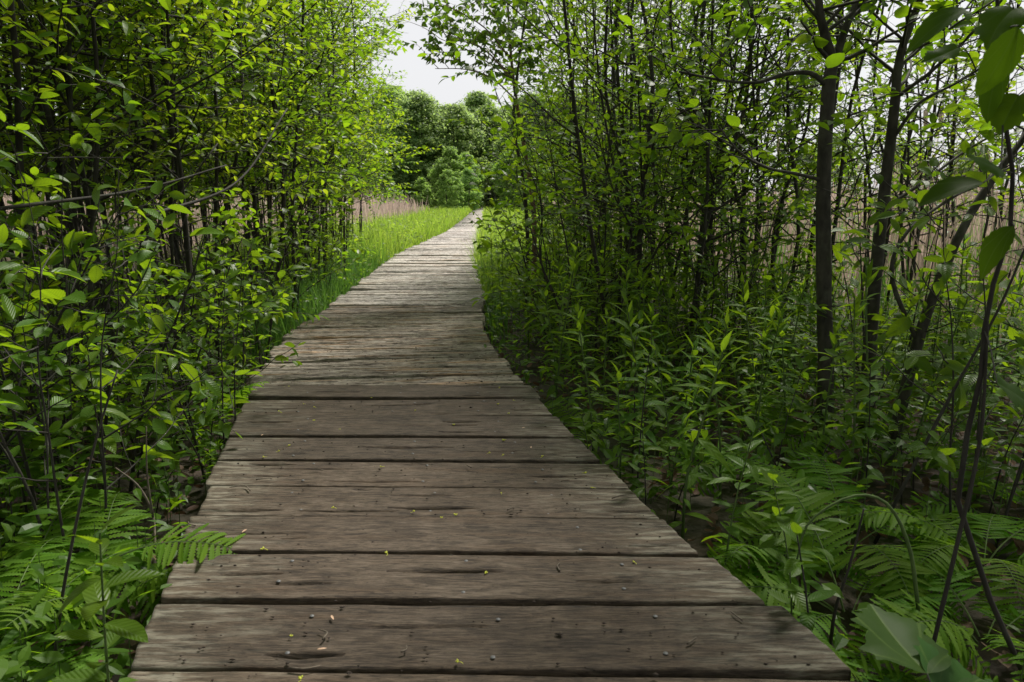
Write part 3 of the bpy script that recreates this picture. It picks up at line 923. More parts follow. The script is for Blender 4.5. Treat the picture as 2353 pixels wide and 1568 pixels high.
# broad leaved saplings close to the camera
near_l = []
bl = make_shrub('broad_leaved_bush', 91, 1.25, 4, .10, LF_BIG, LEAF_HI, M['leaf_big'], M['bark'], z0=.2, nb=7, rad=.0048, lean=.22, blen=.42)
pb = Proto(bl)
for (x, Yv, s, rz) in [(-1.2, 1.78, .92, .4), (-1.45, 2.1, .98, 2.1), (-1.75, 2.6, 1.0, 4.0), (-1.1, 2.5, .75, 1.0)]:
    near_l.append(pb.put((x, Yv, GZ), rz, s))
number(near_l, "bush with broad veined leaves close by on the left, {} nearest", 'bush', 'broad leaved bushes on the left', key=lambda o: o.location.y)
near_r = []
for (x, Yv, s, rz) in [(1.45, 2.05, .9, 3.0), (1.95, 2.5, 1.1, 5.2), (1.55, 2.9, 1.0, .7)]:
    near_r.append(pb.put((x, Yv, GZ), rz, s))
number(near_r, "bush with broad veined leaves at the right below the trunks, {} nearest", 'bush', 'broad leaved bushes on the right', key=lambda o: o.location.y)

# unseen trees added over and behind the viewpoint to shade the near boards
LF_SHADE = dict(len=.13, asp=.62, gap=.085, twig=.3, fold=.25, droop=.25)
shade = [Proto(make_shrub('added_shade_tree', 70 + i, 6.2, 6, .35, LF_SHADE, LEAF_LOW, M['leaf_dark'], M['bark'], z0=.40, nb=21, rad=.03, lean=.26, blen=1.7)) for i in range(2)]
sh = []
for k, (x, Yv, s) in enumerate([(-1.9, .3, 1.0), (-1.6, -1.6, 1.0), (1.9, -1.6, 1.1), (.2, -3.2, 1.1), (-3.2, -.8, 1.1), (.3, -1.4, 1.05), (-2.5, 2.3, 1.0), (2.6, 1.0, 1.0), (3.4, 2.4, 1.1), (3.7, .6, 1.1)]):
    sh.append(shade[k % 2].put((x, Yv, GZ), k * 1.7, s))
number(sh, "unseen leafy tree added to shade the near end of the boardwalk, {} from the left", 'tree', 'added shade trees over the near end of the walk', key=lambda o: o.location.x)

# ------------------------------------------------------------------ herbs
def make_goldenrod(seed, H):
    r = np.random.default_rng(seed)
    root = empty('goldenrod')
    b = MB()
    lean = r.normal(0, .05, 2)
    pts = smooth_path([[0, 0, -.03], [lean[0] * .3, lean[1] * .3, H * .35], [lean[0], lean[1], H * .7], [lean[0] * 1.6, lean[1] * 1.6, H]], 10)
    tube(b, pts, np.linspace(.0042, .002, 10), 5)
    b.build('stem', M['stem_green'], root)
    n = int(H * 56)
    P, A, N, L = [], [], [], []
    for k in range(n):
        t = .1 + .9 * (k / n)
        f = t * 9; i = min(int(f), 8)
        p0 = pts[i] + (pts[i + 1] - pts[i]) * (f - i)
        az = k * 2.4 + r.normal(0, .2)
        el = .15 + 1.25 * max(0, (t - .72) / .28) + r.normal(0, .15)
        A.append([math.cos(az) * math.cos(el), math.sin(az) * math.cos(el), math.sin(el)])
        N.append([-math.cos(az) * math.sin(el) + r.normal(0, .2), -math.sin(az) * math.sin(el) + r.normal(0, .2), math.cos(el)])
        L.append(.086 * (1 - .35 * max(0, (t - .8) / .2)) * (.55 + .45 * min(1, t / .3)) * r.uniform(.75, 1.2)); P.append(p0)
    lv = MB(); L = np.array(L)
    put_leaves(lv, LANCE, P, A, N, L, L * .25, .35, .42, r=r)
    lv.build('foliage', M['goldenrod'], root)
    return root


gp = [Proto(make_goldenrod(300 + i, .42 + .05 * i)) for i in range(6)]


def scatter(n, xr, yr, sep, seed, clear=.06):
    r = np.random.default_rng(seed); out = []
    for _ in range(n * 40):
        if len(out) >= n:
            break
        Yv = r.uniform(*yr); x = r.uniform(*xr)
        if off_deck(x, Yv) < clear or any((x - a) ** 2 + (Yv - b) ** 2 < sep ** 2 for a, b in out):
            continue
        px = project((x, Yv, .2))[0]
        if px < -150 or px > 2500:
            continue
        out.append((x, Yv))
    return out


gold = []
spots = [s for s in scatter(160, (.1, 3.4), (1.9, 5.0), .09, 7, .10) if s[0] > centre(s[1]) and (s[1] > 2.25 or s[0] < .62)]
spots += [q_ for q_ in scatter(75, (-.4, 3.0), (4.2, 7.6), .13, 8, .10) if q_[0] > centre(q_[1]) and q_[0] - centre(q_[1]) < 2.6]
for k, (x, Yv) in enumerate(spots):
    gold.append(gp[k % 6].put((x, Yv, GZ), rng.uniform(0, 6.28), rng.uniform(.85, 1.25), (rng.normal(0, .06), rng.normal(0, .06))))
bands = [(0, 2.4, "front"), (2.4, 2.9, "second"), (2.9, 3.4, "third"), (3.4, 4.0, "fourth"), (4.0, 4.6, "fifth"), (4.6, 5.5, "sixth"), (5.5, 9, "hindmost")]
for a_, b_, w_ in bands:
    number([o for o in gold if a_ <= o.location.y < b_], "leafy goldenrod stalk, {} from the left in the " + w_ + " row right of the boardwalk", 'goldenrod', 'goldenrod stalks right of the boardwalk')


def make_seedling(seed, H, leaf_len, asp=.45, n=12):
    r = np.random.default_rng(seed)
    root = empty('seedling')
    b = MB(); lean = r.normal(0, .18, 2) * H
    pts = smooth_path([[0, 0, -.03], [*(lean * .3), H * .5], [*lean, H]], 7)
    tube(b, pts, np.linspace(.0032, .0014, 7), 4)
    b.build('stem', M['stem_green'] if seed % 2 else M['bark'], root)
    P, A, N, L = [], [], [], []
    for k in range(n):
        t = .3 + .7 * (k / (n - 1)) ** .8
        f = t * 6; i = min(int(f), 5)
        P.append(pts[i] + (pts[i + 1] - pts[i]) * (f - i))
        az = k * 2.4 + r.normal(0, .3); el = .1 + .7 * max(0, (t - .75) / .25) + r.normal(0, .2)
        A.append([math.cos(az) * math.cos(el), math.sin(az) * math.cos(el), math.sin(el)])
        N.append([-math.cos(az) * math.sin(el), -math.sin(az) * math.sin(el), math.cos(el)])
        L.append(leaf_len * (1 - .3 * max(0, (t - .7) / .3)) * r.uniform(.7, 1.15))
    lv = MB(); L = np.array(L)
    put_leaves(lv, LEAF_MID, P, A, N, L, L * asp, .3, .4, r=r)
    lv.build('foliage', M['leaf_big'], root)
    return root


sp_ = [Proto(make_seedling(400 + i, .22 + .07 * i, .055 + .006 * i, .42, 9 + 2 * i)) for i in range(5)]
seeds_l, seeds_r = [], []
for k, (x, Yv) in enumerate(scatter(70, (-2.6, -.2), (1.0, 4.6), .13, 17, .04)):
    if x < centre(Yv) and not (Yv < 1.8 and off_deck(x, Yv) > .16):
        seeds_l.append(sp_[k % 5].put((x, Yv, GZ), rng.uniform(0, 6.28), rng.uniform(.8, 1.3)))
for k, (x, Yv) in enumerate(scatter(50, (.2, 2.4), (1.2, 3.6), .13, 19, .05)):
    if x > centre(Yv) and not (Yv < 2.1 and off_deck(x, Yv) > .22):
        seeds_r.append(sp_[k % 5].put((x, Yv, GZ), rng.uniform(0, 6.28), rng.uniform(.8, 1.2)))
for a_, b_, w_ in [(0, 1.6, "nearest"), (1.6, 2.2, "second"), (2.2, 3.0, "third"), (3.0, 9, "farthest")]:
    number([o for o in seeds_l if a_ <= o.location.y < b_], "small leafy seedling left of the boardwalk, {} from the left in the " + w_ + " row", 'seedling', 'seedlings left of the boardwalk')
    number([o for o in seeds_r if a_ <= o.location.y < b_], "small leafy seedling right of the boardwalk, {} from the left in the " + w_ + " row", 'seedling', 'seedlings right of the boardwalk')


def frond_mesh(seed, L, npair, tpl, droop=.9, el=.9):
    r = np.random.default_rng(seed); b = MB()
    pts = [np.zeros(3)]; ang = el
    nseg = 14
    for i in range(nseg):
        pts.append(pts[-1] + np.array([math.cos(ang), 0, math.sin(ang)]) * L / nseg); ang -= droop / nseg * (1 + .6 * i / nseg)
    pts = np.array(pts); tube(b, pts, np.linspace(.0028, .0008, nseg + 1), 4, 1)
    P, A, N, LL = [], [], [], []
    for k in range(npair):
        t = .2 + .79 * k / npair
        f = t * nseg; i = min(int(f), nseg - 1)
        p0 = pts[i] + (pts[i + 1] - pts[i]) * (f - i); ax = unit(pts[i + 1] - pts[i])
        nn = np.array([-ax[2], 0, ax[0]])
        prof = math.sin(math.pi * min(1, (t - .08) / .95) ** .75) ** .8
        for s in (-1, 1):
            P.append(p0); A.append(ax * .32 + np.array([0, s, 0]) + nn * r.normal(.02, .08)); N.append(nn + r.normal(0, .1, 3)); LL.append(L * .23 * prof * r.uniform(.92, 1.05) + .004)
    LL = np.array(LL)
    put_leaves(b, tpl, P, A, N, LL, LL * .13 + .004, .12, .3, r=r)
    return b.mesh('frond', [M['fern'], M['stem_green']], smooth=False)


FR = [frond_mesh(500 + i, .50, 24, PINNA, droop=1.1 + .25 * i, el=.95 - .12 * i) for i in range(4)]


def make_fern(loc, seed, n, s, az0=0, arc=6.28):
    r = np.random.default_rng(seed)
    root = empty('fern', loc)
    for k in range(n):
        o = bpy.data.objects.new('frond', FR[int(r.integers(0, 4))]); COL.objects.link(o); o.parent = root
        az = az0 + arc * (k + r.uniform(-.25, .25)) / n
        o.rotation_euler = (r.normal(0, .15), r.normal(0, .15), az); sc = s * r.uniform(.75, 1.15); o.scale = (sc, sc, sc)
        o.location = (math.cos(az) * .02, math.sin(az) * .02, 0)
    return root


ferns_l = [make_fern((-1.0, 1.55, GZ), 1, 7, .85), make_fern((-1.22, 1.62, GZ), 2, 8, 1.0), make_fern((-1.1, 1.36, GZ), 3, 7, .85), make_fern((-1.62, 2.05, GZ), 4, 8, 1.0), make_fern((-1.3, 2.9, GZ), 14, 6, .8)]
ferns_r = [make_fern((.80, 1.55, GZ + .03), 5, 8, .85), make_fern((1.06, 1.45, GZ + .03), 6, 7, .8), make_fern((.93, 1.85, GZ + .05), 7, 8, .95), make_fern((1.28, 1.8, GZ + .04), 8, 7, .85), make_fern((.78, 1.22, GZ), 9, 7, .7),
           make_fern((.35, 2.95, GZ), 10, 6, .95), make_fern((.95, 2.55, GZ), 11, 7, 1.0), make_fern((.72, 1.85, GZ), 12, 6, .6), make_fern((1.55, 2.1, GZ), 13, 7, 1.0)]
o = bpy.data.objects.new('frond', FR[0]); COL.objects.link(o); o.parent = ferns_l[0]
o.rotation_euler = (.10, .50, .06); o.scale = (.86, .86, .86); o.location = (.06, .02, .17); o['label'] = 'pale frond reaching over the edge of the boards'
number(ferns_l, "arching green fern in the shade left of the boardwalk, {} from the left", 'fern', 'ferns left of the boardwalk')
number(ferns_r, "arching green fern right of the boardwalk, {} from the left", 'fern', 'ferns right of the boardwalk')

# big lobed leaves close to the camera on the right
def lobed_sapling(name, base, ctrl, sites, length, mat, seed, ovate=False):
    r = np.random.default_rng(seed)
    base = np.array(base); root = empty(name, base)
    b = MB(); pts = smooth_path(np.array(ctrl) - base, 14); tube(b, pts, np.linspace(.0055, .0025, 14), 6)
    for p, a in sites:
        q = np.array(p) - base; i = int(np.argmin(np.linalg.norm(pts - q, axis=1)))
        tube(b, smooth_path([pts[i], (pts[i] + q) / 2 + [0, 0, .01], q], 5), .0014, 4)
    b.build('stem', M['bark'], root)
    for p, a in sites:
        lv = MB(); L = length * r.uniform(.8, 1.15)
        if ovate and len(root.children) % 2:
            put_leaves(lv, LEAF_HI, [np.array(p) - base], [a], [[r.normal(0, .3), -.45 + r.normal(0, .2), 1.0]], L * 1.25, L * .62, .25, .35, r=r, wave=.03)
        else:
            put_leaves(lv, MAPLE, [np.array(p) - base], [a], [[r.normal(0, .25), -.45 + r.normal(0, .2), 1.0]], L, L * .95, .30, .30, r=r, wave=.07, curl=.28)
        lv.build('leaf', mat, root, smooth=True)
    return root


o = lobed_sapling('maple_seedling', (.70, 1.02, GZ), [(.70, 1.02, GZ), (.69, 1.015, -.1), (.67, 1.01, .02)],
                  [((.66, 1.0, .02), (-1, .05, -.18)), ((.69, 1.03, .03), (.8, .5, -.1)), ((.70, 1.0, .045), (.75, -.45, -.12)), ((.68, 1.05, .05), (-.2, 1, .1))], .15, M['maple'], 3)
tag(o, 'maple seedling with big pale lobed leaves at the lower right of the boards', 'maple seedling')
o = lobed_sapling('maple_sapling', (1.06, 1.28, GZ), [(1.06, 1.28, GZ), at(2205, 1180, 1.27), at(2250, 900, 1.26), at(2270, 700, 1.25), at(2330, 480, 1.24), at(2300, 200, 1.22), at(2290, -60, 1.2), at(2280, -300, 1.2)],
                  [(at(2310, 130, 1.15), (-.4, -.1, -.8)), (at(2330, 20, 1.1), (-.5, -.1, -.4)), (at(2220, 20, 1.2), (-.8, 0, -.3)), (at(2340, 220, 1.15), (-.4, -.1, -.7)), 
                   (at(2260, 420, 1.1), (-1, .0, -.15)), (at(2300, 390, 1.05), (-.8, -.1, .3)), (at(2330, 520, 1.2), (-.6, 0, -.6)), (at(2290, 880, 1.1), (.6, 0, -.3)), (at(2340, 60, 1.0), (-.2, .2, -.9)), (at(2200, 110, 1.25), (-.7, .2, -.4))], .066, M['maple_dark'], 4, True)
tag(o, "tall maple sapling with dark lobed leaves along the picture's right edge", 'maple sapling')

# bare stems and dead sticks
def stick(name, ctrl, r0, r1, label, cat, mat, group=None, forks=()):
    ctrl = np.array(ctrl); base = ctrl[0].copy()
    b = MB(); tube(b, smooth_path(ctrl - base, 18), np.linspace(r0, r1, 18), 6, cap=True, bump=.05)
    for c, ra, rb in forks:
        tube(b, smooth_path(np.array(c) - base, 8), np.linspace(ra, rb, 8), 5, cap=True)
    o = b.build(name, mat, loc=base); tag(o, label, cat, group)
    return o


stick('bare_stem', px_path([(2110, 1400, 1.45), (2090, 1260, 1.45), (2040, 1160, 1.45), (1960, 1140, 1.45), (1860, 1200, 1.45), (1830, 1290, 1.45)]), .0045, .002, 'bare green stem arching over the ferns at the right', 'stem', M['stem_green'])
stick('bare_stem', px_path([(1905, 1510, 1.4), (1920, 1400, 1.4), (1955, 1290, 1.4), (1985, 1170, 1.4)]), .0042, .002, 'straight bare stem rising among the ferns at the right', 'stem', M['bark'])
stick('bare_stem', px_path([(2140, 1500, 1.25), (2190, 1290, 1.25), (2245, 1050, 1.25), (2262, 900, 1.25), (2270, 700, 1.25)]), .0045, .0025, 'dark bare stem climbing in front of the right edge', 'stem', M['bark'])
stick('bare_stem', px_path([(2010, 1250, 2.0), (2090, 1090, 2.0), (2190, 900, 2.0), (2290, 720, 2.0), (2360, 560, 2.0)]), .006, .003, 'thin dark stem slanting right before the bent trunk', 'stem', M['bark'])
stick('bare_stem', px_path([(1860, 1280, 2.2), (1800, 1110, 2.2), (1745, 985, 2.2)]), .005, .002, 'dead dark stick leaning left among the goldenrods', 'stem', M['bark'], forks=[(px_path([(1830, 1200, 2.2), (1870, 1090, 2.2), (1910, 1010, 2.2)]), .003, .0015)])
stick('bare_stem', px_path([(120, 1560, 1.35), (150, 1330, 1.4), (210, 1050, 1.45), (270, 850, 1.5)]), .0042, .002, 'thin dark stem slanting up through the ferns on the left', 'stem', M['bark'])
stick('bare_stem', px_path([(355, 1270, 1.75), (352, 1190, 1.8), (320, 1120, 1.8), (265, 1075, 1.8)]), .004, .002, 'crooked pale brown stem at the left foot of the boards', 'stem', M['twig'], forks=[(px_path([(352, 1190, 1.8), (338, 1090, 1.8), (336, 980, 1.8)]), .003, .0015)])
for k, (a_, b_) in enumerate([((0, 480, 2.1), (520, 380, 3.0)), ((30, 850, 2.4), (500, 330, 3.0)), ((330, 500, 2.4), (660, 250, 3.4))]):
    p0, p1 = at(*a_), at(*b_); md = (p0 + p1) / 2 + np.array([0, 0, -.05])
    stick('leaning_branch', [p0, md + rng.normal(0, .03, 3), p1], .0065, .003, ['thin branch rising to the right across the left thicket', 'steeply leaning branch through the left stems', 'slanting branch below the bright leaves of the left thicket'][k], 'branch', M['bark'], 'loose branches in the left thicket')

# ------------------------------------------------------------------ ground cover, leaf litter, grass, reeds (nobody could count them)
def cover(n, seed, xr, yr, L, hgt, name, mat, label, side=None, dens=None, clear=.02):
    r = np.random.default_rng(seed); b = MB()
    x = r.uniform(*xr, n); Y = yr[0] + (yr[1] - yr[0]) * r.random(n) ** 1.5
    k = (off_deck(x, Y) > clear) & ((x < 0) | (Y > 2.1) | (r.random(n) < .2))
    x, Y = x[k], Y[k]; n = len(x)
    P, A, N, LL = [], [], [], []
    for j in range(7):
        az = r.uniform(0, 6.28, n); el = r.normal(.1, .3, n); h = r.uniform(.15, 1, n) * hgt * r.uniform(.5, 1.2, n)
        P.append(np.stack([x + r.normal(0, .03, n), Y + r.normal(0, .03, n), GZ + h], -1))
        A.append(np.stack([np.cos(az) * np.cos(el), np.sin(az) * np.cos(el), np.sin(el)], -1))
        N.append(np.stack([r.normal(0, .35, n), r.normal(0, .35, n), np.ones(n)], -1)); LL.append(L * r.uniform(.6, 1.3, n))
    LL = np.concatenate(LL)
    put_leaves(b, LEAF_LOW, np.concatenate(P), np.concatenate(A), np.concatenate(N), LL, LL * .5, .3, .35, r=r)
    for j in range(0, n, 2):
        tube(b, [[x[j], Y[j], GZ - .02], [x[j] + .01, Y[j], GZ + hgt * .8]], [.0016, .001], 3, 1)
    o = b.build(name, [mat, M['stem_green']], smooth=False); tag(o, label, name.replace('_', ' '), kind='stuff')


cover(4200, 31, (-5, -.1), (.9, 13), .047, .28, 'ground_cover', M['leaf_dark'], 'low leafy ground cover under the left thicket')
cover(4400, 32, (-.6, 5), (.9, 13), .050, .28, 'ground_cover', M['leaf_dark'], 'low leafy ground cover under the right grove')

r = np.random.default_rng(33); b = MB(); n = 6500
x = r.uniform(-3.2, 3.2, n); Y = .7 + 5 * r.random(n) ** 1.6; k = off_deck(x, Y) > -.03; x, Y = x[k], Y[k]; n = len(x)
az = r.uniform(0, 6.28, n)
LL = r.uniform(.025, .055, n)
put_leaves(b, LEAF_MID, np.stack([x, Y, GZ + r.uniform(.0, .03, n)], -1), np.stack([np.cos(az), np.sin(az), r.normal(0, .25, n)], -1), np.stack([r.normal(0, .5, n), r.normal(0, .5, n), np.ones(n)], -1), LL, LL * .6, .5, -.4, r=r)
tag(b.build('leaf_litter', M['rust_leaf'], smooth=False), 'brown dead leaves lying on the soil beside the boards', 'leaf litter', kind='stuff')


def grass_patch(name, label, P, hgt, mat, seed, w=.006, lean=.35, smooth=False, tpl=BLADE, droop=.5):
    r = np.random.default_rng(seed); n = len(P); b = MB()
    az = r.uniform(0, 6.28, n); el = np.abs(r.normal(0, lean, n))
    A = np.stack([np.cos(az) * np.sin(el), np.sin(az) * np.sin(el), np.cos(el)], -1)
    N = np.stack([-np.cos(az) * np.cos(el), -np.sin(az) * np.cos(el), np.sin(el) + .02], -1)
    L = hgt * r.uniform(.5, 1.25, n) * (.55 + .75 * VN(seed + 5)(P[:, 0] * .9 + 40, P[:, 1] * .5 + 40))
    W = w * np.maximum(1, P[:, 1] / 8) * r.uniform(.6, 1.4, n)
    put_leaves(b, tpl, P, A, -N, L, W, .2, droop, r=r)
    tag(b.build(name, mat, smooth=smooth), label, name.replace('_', ' '), kind='stuff')


def strip_pts(n, y0, y1, o0, o1, side, seed, pw=1.3, fall=1.0):
    r = np.random.default_rng(seed)
    Y = y0 + (y1 - y0) * r.random(n) ** pw
    off = o0 + (o1 - o0) * r.random(n) ** fall
    return np.stack([centre(Y) + side * (half(Y) + off), Y, np.full(n, GZ - .02)], -1)


grass_patch('meadow_grass', 'bright green grass along the left of the far boardwalk', np.concatenate([strip_pts(16000, 9.5, 24, .02, 2.6, -1, 1), strip_pts(16000, 20, 60, .04, 5, -1, 2)]), .46, M['grass'], 41)
grass_patch('edge_grass', 'shaded grass tufts along the left edge of the old boards', strip_pts(1700, 4.3, 10, .03, .45, -1, 3, 1.0), .42, M['reed_green'], 43)  # darker reed green puts the shade into the grass colour
grass_patch('edge_grass', 'shaded grass tufts along the right edge of the old boards', strip_pts(420, 4.8, 10, .02, .2, 1, 6, .9), .30, M['reed_green'], 44)  # shade painted in here too, by the darker blade colour
grass_patch('meadow_grass', 'bright green grass along the right of the far boardwalk', np.concatenate([strip_pts(9000, 9.5, 24, .0, 1.2, 1, 4), strip_pts(10000, 20, 60, .04, 4, 1, 5), strip_pts(1500, 6.8, 10, .02, .7, 1, 7)]), .42, M['grass'], 42)


def forbs(n, y0, y1, o1, side, seed, name, label):
    r = np.random.default_rng(seed); pts = strip_pts(n, y0, y1, .05, o1, side, seed); b = MB()
    P, A, N, LL = [], [], [], []
    for p in pts:
        h = r.uniform(.25, .65); k = 16
        az = r.uniform(0, 6.28, k)
        P.append(p + np.stack([r.normal(0, .05, k), r.normal(0, .05, k), .02 + h * r.uniform(.3, 1, k)], -1))
        A.append(np.stack([np.cos(az), np.sin(az), r.normal(.3, .3, k)], -1)); N.append(np.stack([r.normal(0, .4, k), r.normal(0, .4, k), np.ones(k)], -1)); LL.append(r.uniform(.04, .085, k))
    LL = np.concatenate(LL)
    put_leaves(b, LEAF_LOW, np.concatenate(P), np.concatenate(A), np.concatenate(N), LL, LL * .5, .3, .3, r=r)
    tag(b.build(name, M['grass'], smooth=False), label, 'meadow plants', kind='stuff')


forbs(500, 8.5, 30, 3.6, -1, 51, 'meadow_herbs', 'yellow green leafy herbs in the grass left of the far boardwalk')
forbs(320, 8.5, 28, 2.4, 1, 52, 'meadow_herbs', 'yellow green leafy herbs in the grass right of the far boardwalk')


def reed_pts(n, xr, yr, seed, clearf):
    r = np.random.default_rng(seed)
    Y = yr[0] + (yr[1] - yr[0]) * r.random(n) ** 1.25; x = r.uniform(*xr, n) * (.35 + .65 * Y / yr[1])
    k = off_deck(x, Y) > clearf(Y) + 1.6 * (VN(seed + 3)(x * .7 + 60, Y * .5) - .5) + np.abs(r.normal(0, .5, n))
    return np.stack([x, Y, np.full(n, GZ - .02)], -1)[k]


cl = lambda Y: np.where(Y < 14, 5.0 - .02 * Y, np.where(Y < 30, 3.6, 5.5))
grass_patch('reed_bed', 'pale dry reeds filling the marsh left of the boardwalk', reed_pts(26000, (-34, -2), (3.5, 48), 61, lambda Y: np.where(Y < 13, 2.6, 2.6)), 1.08, M['reed_dry'], 62, w=.010, lean=.27, droop=.35)
grass_patch('reed_bed', 'pale dry reeds filling the marsh right of the boardwalk', reed_pts(30000, (2, 42), (3.5, 50), 63, lambda Y: np.where(Y < 13, 2.1, 2.0)), 1.3, M['reed_dry'], 64, w=.010, lean=.22, droop=.3)
grass_patch('green_reeds', 'fresh green reed blades among the dry ones left of the boardwalk', reed_pts(4200, (-26, -2), (3.5, 30), 65, lambda Y: 3.3), .95, M['reed_green'], 66, w=.011, lean=.14, droop=.15)
grass_patch('green_reeds', 'fresh green reed blades among the dry ones right of the boardwalk', reed_pts(9500, (2, 34), (3.5, 30), 67, lambda Y: 2.7), .95, M['reed_green'], 68, w=.011, lean=.14, droop=.15)

# cattails with fluffy heads standing above the right hand reeds
def make_cattail(seed):
    r = np.random.default_rng(seed); root = empty('cattail')
    b = MB(); ln = r.normal(0, .06, 2); pts = smooth_path([[0, 0, -.03], [*(ln * .4), .8], [*ln, 1.72]], 9)
    tube(b, pts, np.linspace(.007, .004, 9), 5); b.build('stalk', M['reed_dry'], root)
    h = MB(); ax = smooth_path([pts[-1] - [0, 0, .02], pts[-1] + [0, 0, .06], pts[-1] + [.01, 0, .13], pts[-1] + [.01, 0, .19]], 9)
    tube(h, ax, np.array([.008, .018, .024, .02, .026, .022, .025, .017, .006]), 8, cap=True, bump=.12)
    h.build('seed_head', plain_mat('cattail_fluff', (.55, .44, .35), .95, 0, .35, 60), root)
    return root


cp = [Proto(make_cattail(700 + i)) for i in range(3)]
cats = []
rr_ = np.random.default_rng(71)
for k in range(34):
    Yv = rr_.uniform(7.5, 20); px = rr_.uniform(1560, 2345)
    x = (px - 1176.5) / FPX * Yv
    cats.append(cp[k % 3].put((x, Yv, GZ), rr_.uniform(0, 6.28), rr_.uniform(.85, 1.1)))
for k in range(16):
    Yv = rr_.uniform(17, 34); x = centre(Yv) - HALF - rr_.uniform(2.6, 5.5)
    cats.append(cp[k % 3].put((x, Yv, GZ), rr_.uniform(0, 6.28), rr_.uniform(.85, 1.1)))
number([o for o in cats if o.location.x > 0], "dry cattail with a fluffy seed head in the right marsh, {} from the left", 'cattail', 'cattails in the right marsh')
number([o for o in cats if o.location.x <= 0], "dry cattail with a fluffy seed head left of the far boardwalk, {} from the left", 'cattail', 'cattails left of the far boardwalk')

# ------------------------------------------------------------------ far trees and bushes
def clump_tree(name, seed, H, Wd, mat, bark, nclump, per, leaf, base=.18, shape=1.0, limbs=7):
    r = np.random.default_rng(seed); root = empty(name)
    b = MB(); tube(b, smooth_path([[0, 0, -.1], [r.normal(0, .1), r.normal(0, .1), H * .4], [r.normal(0, .3), r.normal(0, .3), H * .88]], 10), np.linspace(H * .018, H * .004, 10), 7)
    C = []
    for k in range(nclump):
        t = base + (1 - base) * r.random() ** .85
        rw = Wd * (math.sin(math.pi * min(1, (t - base) / (1 - base) * .86 + .14)) ** .7) * shape
        az = r.uniform(0, 6.28); rd = rw * math.sqrt(r.uniform(.25, 1))
        C.append([math.cos(az) * rd, math.sin(az) * rd, H * t])
    C = np.array(C)
    for k in range(limbs):
        c = C[k * len(C) // limbs]; z = c[2] * .6
        tube(b, smooth_path([[0, 0, z], [c[0] * .5, c[1] * .5, z + (c[2] - z) * .6], c], 6), np.linspace(H * .007, .01, 6), 4)
    b.build('trunk', bark, root)
    P, A, N, LL = [], [], [], []
    for c in C:
        s = r.uniform(.55, 1.4) * H * .066
        d = unit(r.normal(0, 1, (per, 3))); rad = r.random((per, 1)) ** .45 * s
        P.append(c + d * rad * [1.25, 1.25, .75])
        az = r.uniform(0, 6.28, per)
        A.append(np.stack([np.cos(az), np.sin(az), r.normal(-.1, .4, per)], -1)); N.append(d + np.array([0, 0, .7])); LL.append(leaf * r.uniform(.6, 1.4, per))
    LL = np.concatenate(LL); lv = MB()
    put_leaves(lv, DIAMOND, np.concatenate(P), np.concatenate(A), np.concatenate(N), LL, LL * .7, .25, .2, r=r)
    lv.build('crown', mat, root, smooth=False)
    return root


ft = [Proto(clump_tree('far_tree', 800 + i, 11, 3.6 + .4 * i, M['far_leaf'], M['bark'], 230, 90, .27, .03)) for i in range(3)]
far = []
rr_ = np.random.default_rng(81)
line = [(-43 + 3.7 * k + rr_.uniform(-.7, .7), 82 + rr_.uniform(-4, 5)) for k in range(18)] + [(-16 + 3.9 * k, 97 + rr_.uniform(-3, 3)) for k in range(9)]
for k, (x, Yv) in enumerate(line):
    far.append(ft[k % 3].put((x, Yv, GZ), rr_.uniform(0, 6.28), rr_.uniform(.74, .93) * Yv / 64))
number(far, "dense green tree in the wood beyond the marsh, {} from the left", 'tree', 'trees of the far wood')
far2 = []
for k in range(14):
    far2.append(ft[k % 3].put((14 + k * 5.2 + rr_.normal(0, .8), 92 + rr_.uniform(-6, 8), GZ), rr_.uniform(0, 6.28), rr_.uniform(.62, .85)))
for k in range(8):
    far2.append(ft[k % 3].put((-40 - k * 5.5, 84 + rr_.uniform(-6, 6), GZ), rr_.uniform(0, 6.28), rr_.uniform(.7, .95)))
number([o for o in far2 if o.location.x > 0], "low distant tree of the skyline behind the right marsh, {} from the left", 'tree', 'skyline trees behind the right marsh')
number([o for o in far2 if o.location.x < 0], "distant tree of the skyline behind the left thicket, {} from the left", 'tree', 'skyline trees behind the left marsh')
fbp = [Proto(clump_tree('willow_bush', 830 + i, 3.4, 1.15, M['far_leaf_bright'], M['bark'], 110, 90, .12, .0, 1.0, 6)) for i in range(2)]
wb = []
for k, (x, Yv, s) in enumerate([(-5.6, 66, 1.62), (-4.3, 68, 1.5), (-5.2, 60, 1.0), (-3.75, 63, 1.05), (-11.5, 66, 1.0), (-8.6, 70, .9)]):
    wb.append(fbp[k % 2].put((x, Yv, GZ), k * 1.3, s))
number(wb, "pale green willow bush left of where the boardwalk ends, {} from the left", 'bush', 'willow bushes at the end of the walk')
rt = []
for k, (x, Yv, s) in enumerate([(.2, 70, 1.9), (2.6, 62, 1.8), (1.9, 44, .9)]):
    rt.append(fbp[k % 2].put((x, Yv, GZ), k * 2.1, s))
number(rt, "leafy bush right of where the boardwalk ends, {} from the left", 'bush', 'bushes right of the walk end')

# ------------------------------------------------------------------ small things on the boards
def plank_of(Y):
    for k, (a_, b_) in enumerate(PL):
        if a_ <= Y < b_:
            return k
    return 0


K0 = plank_of(1.05)
on_plank = {}


def board_z():
    return .004


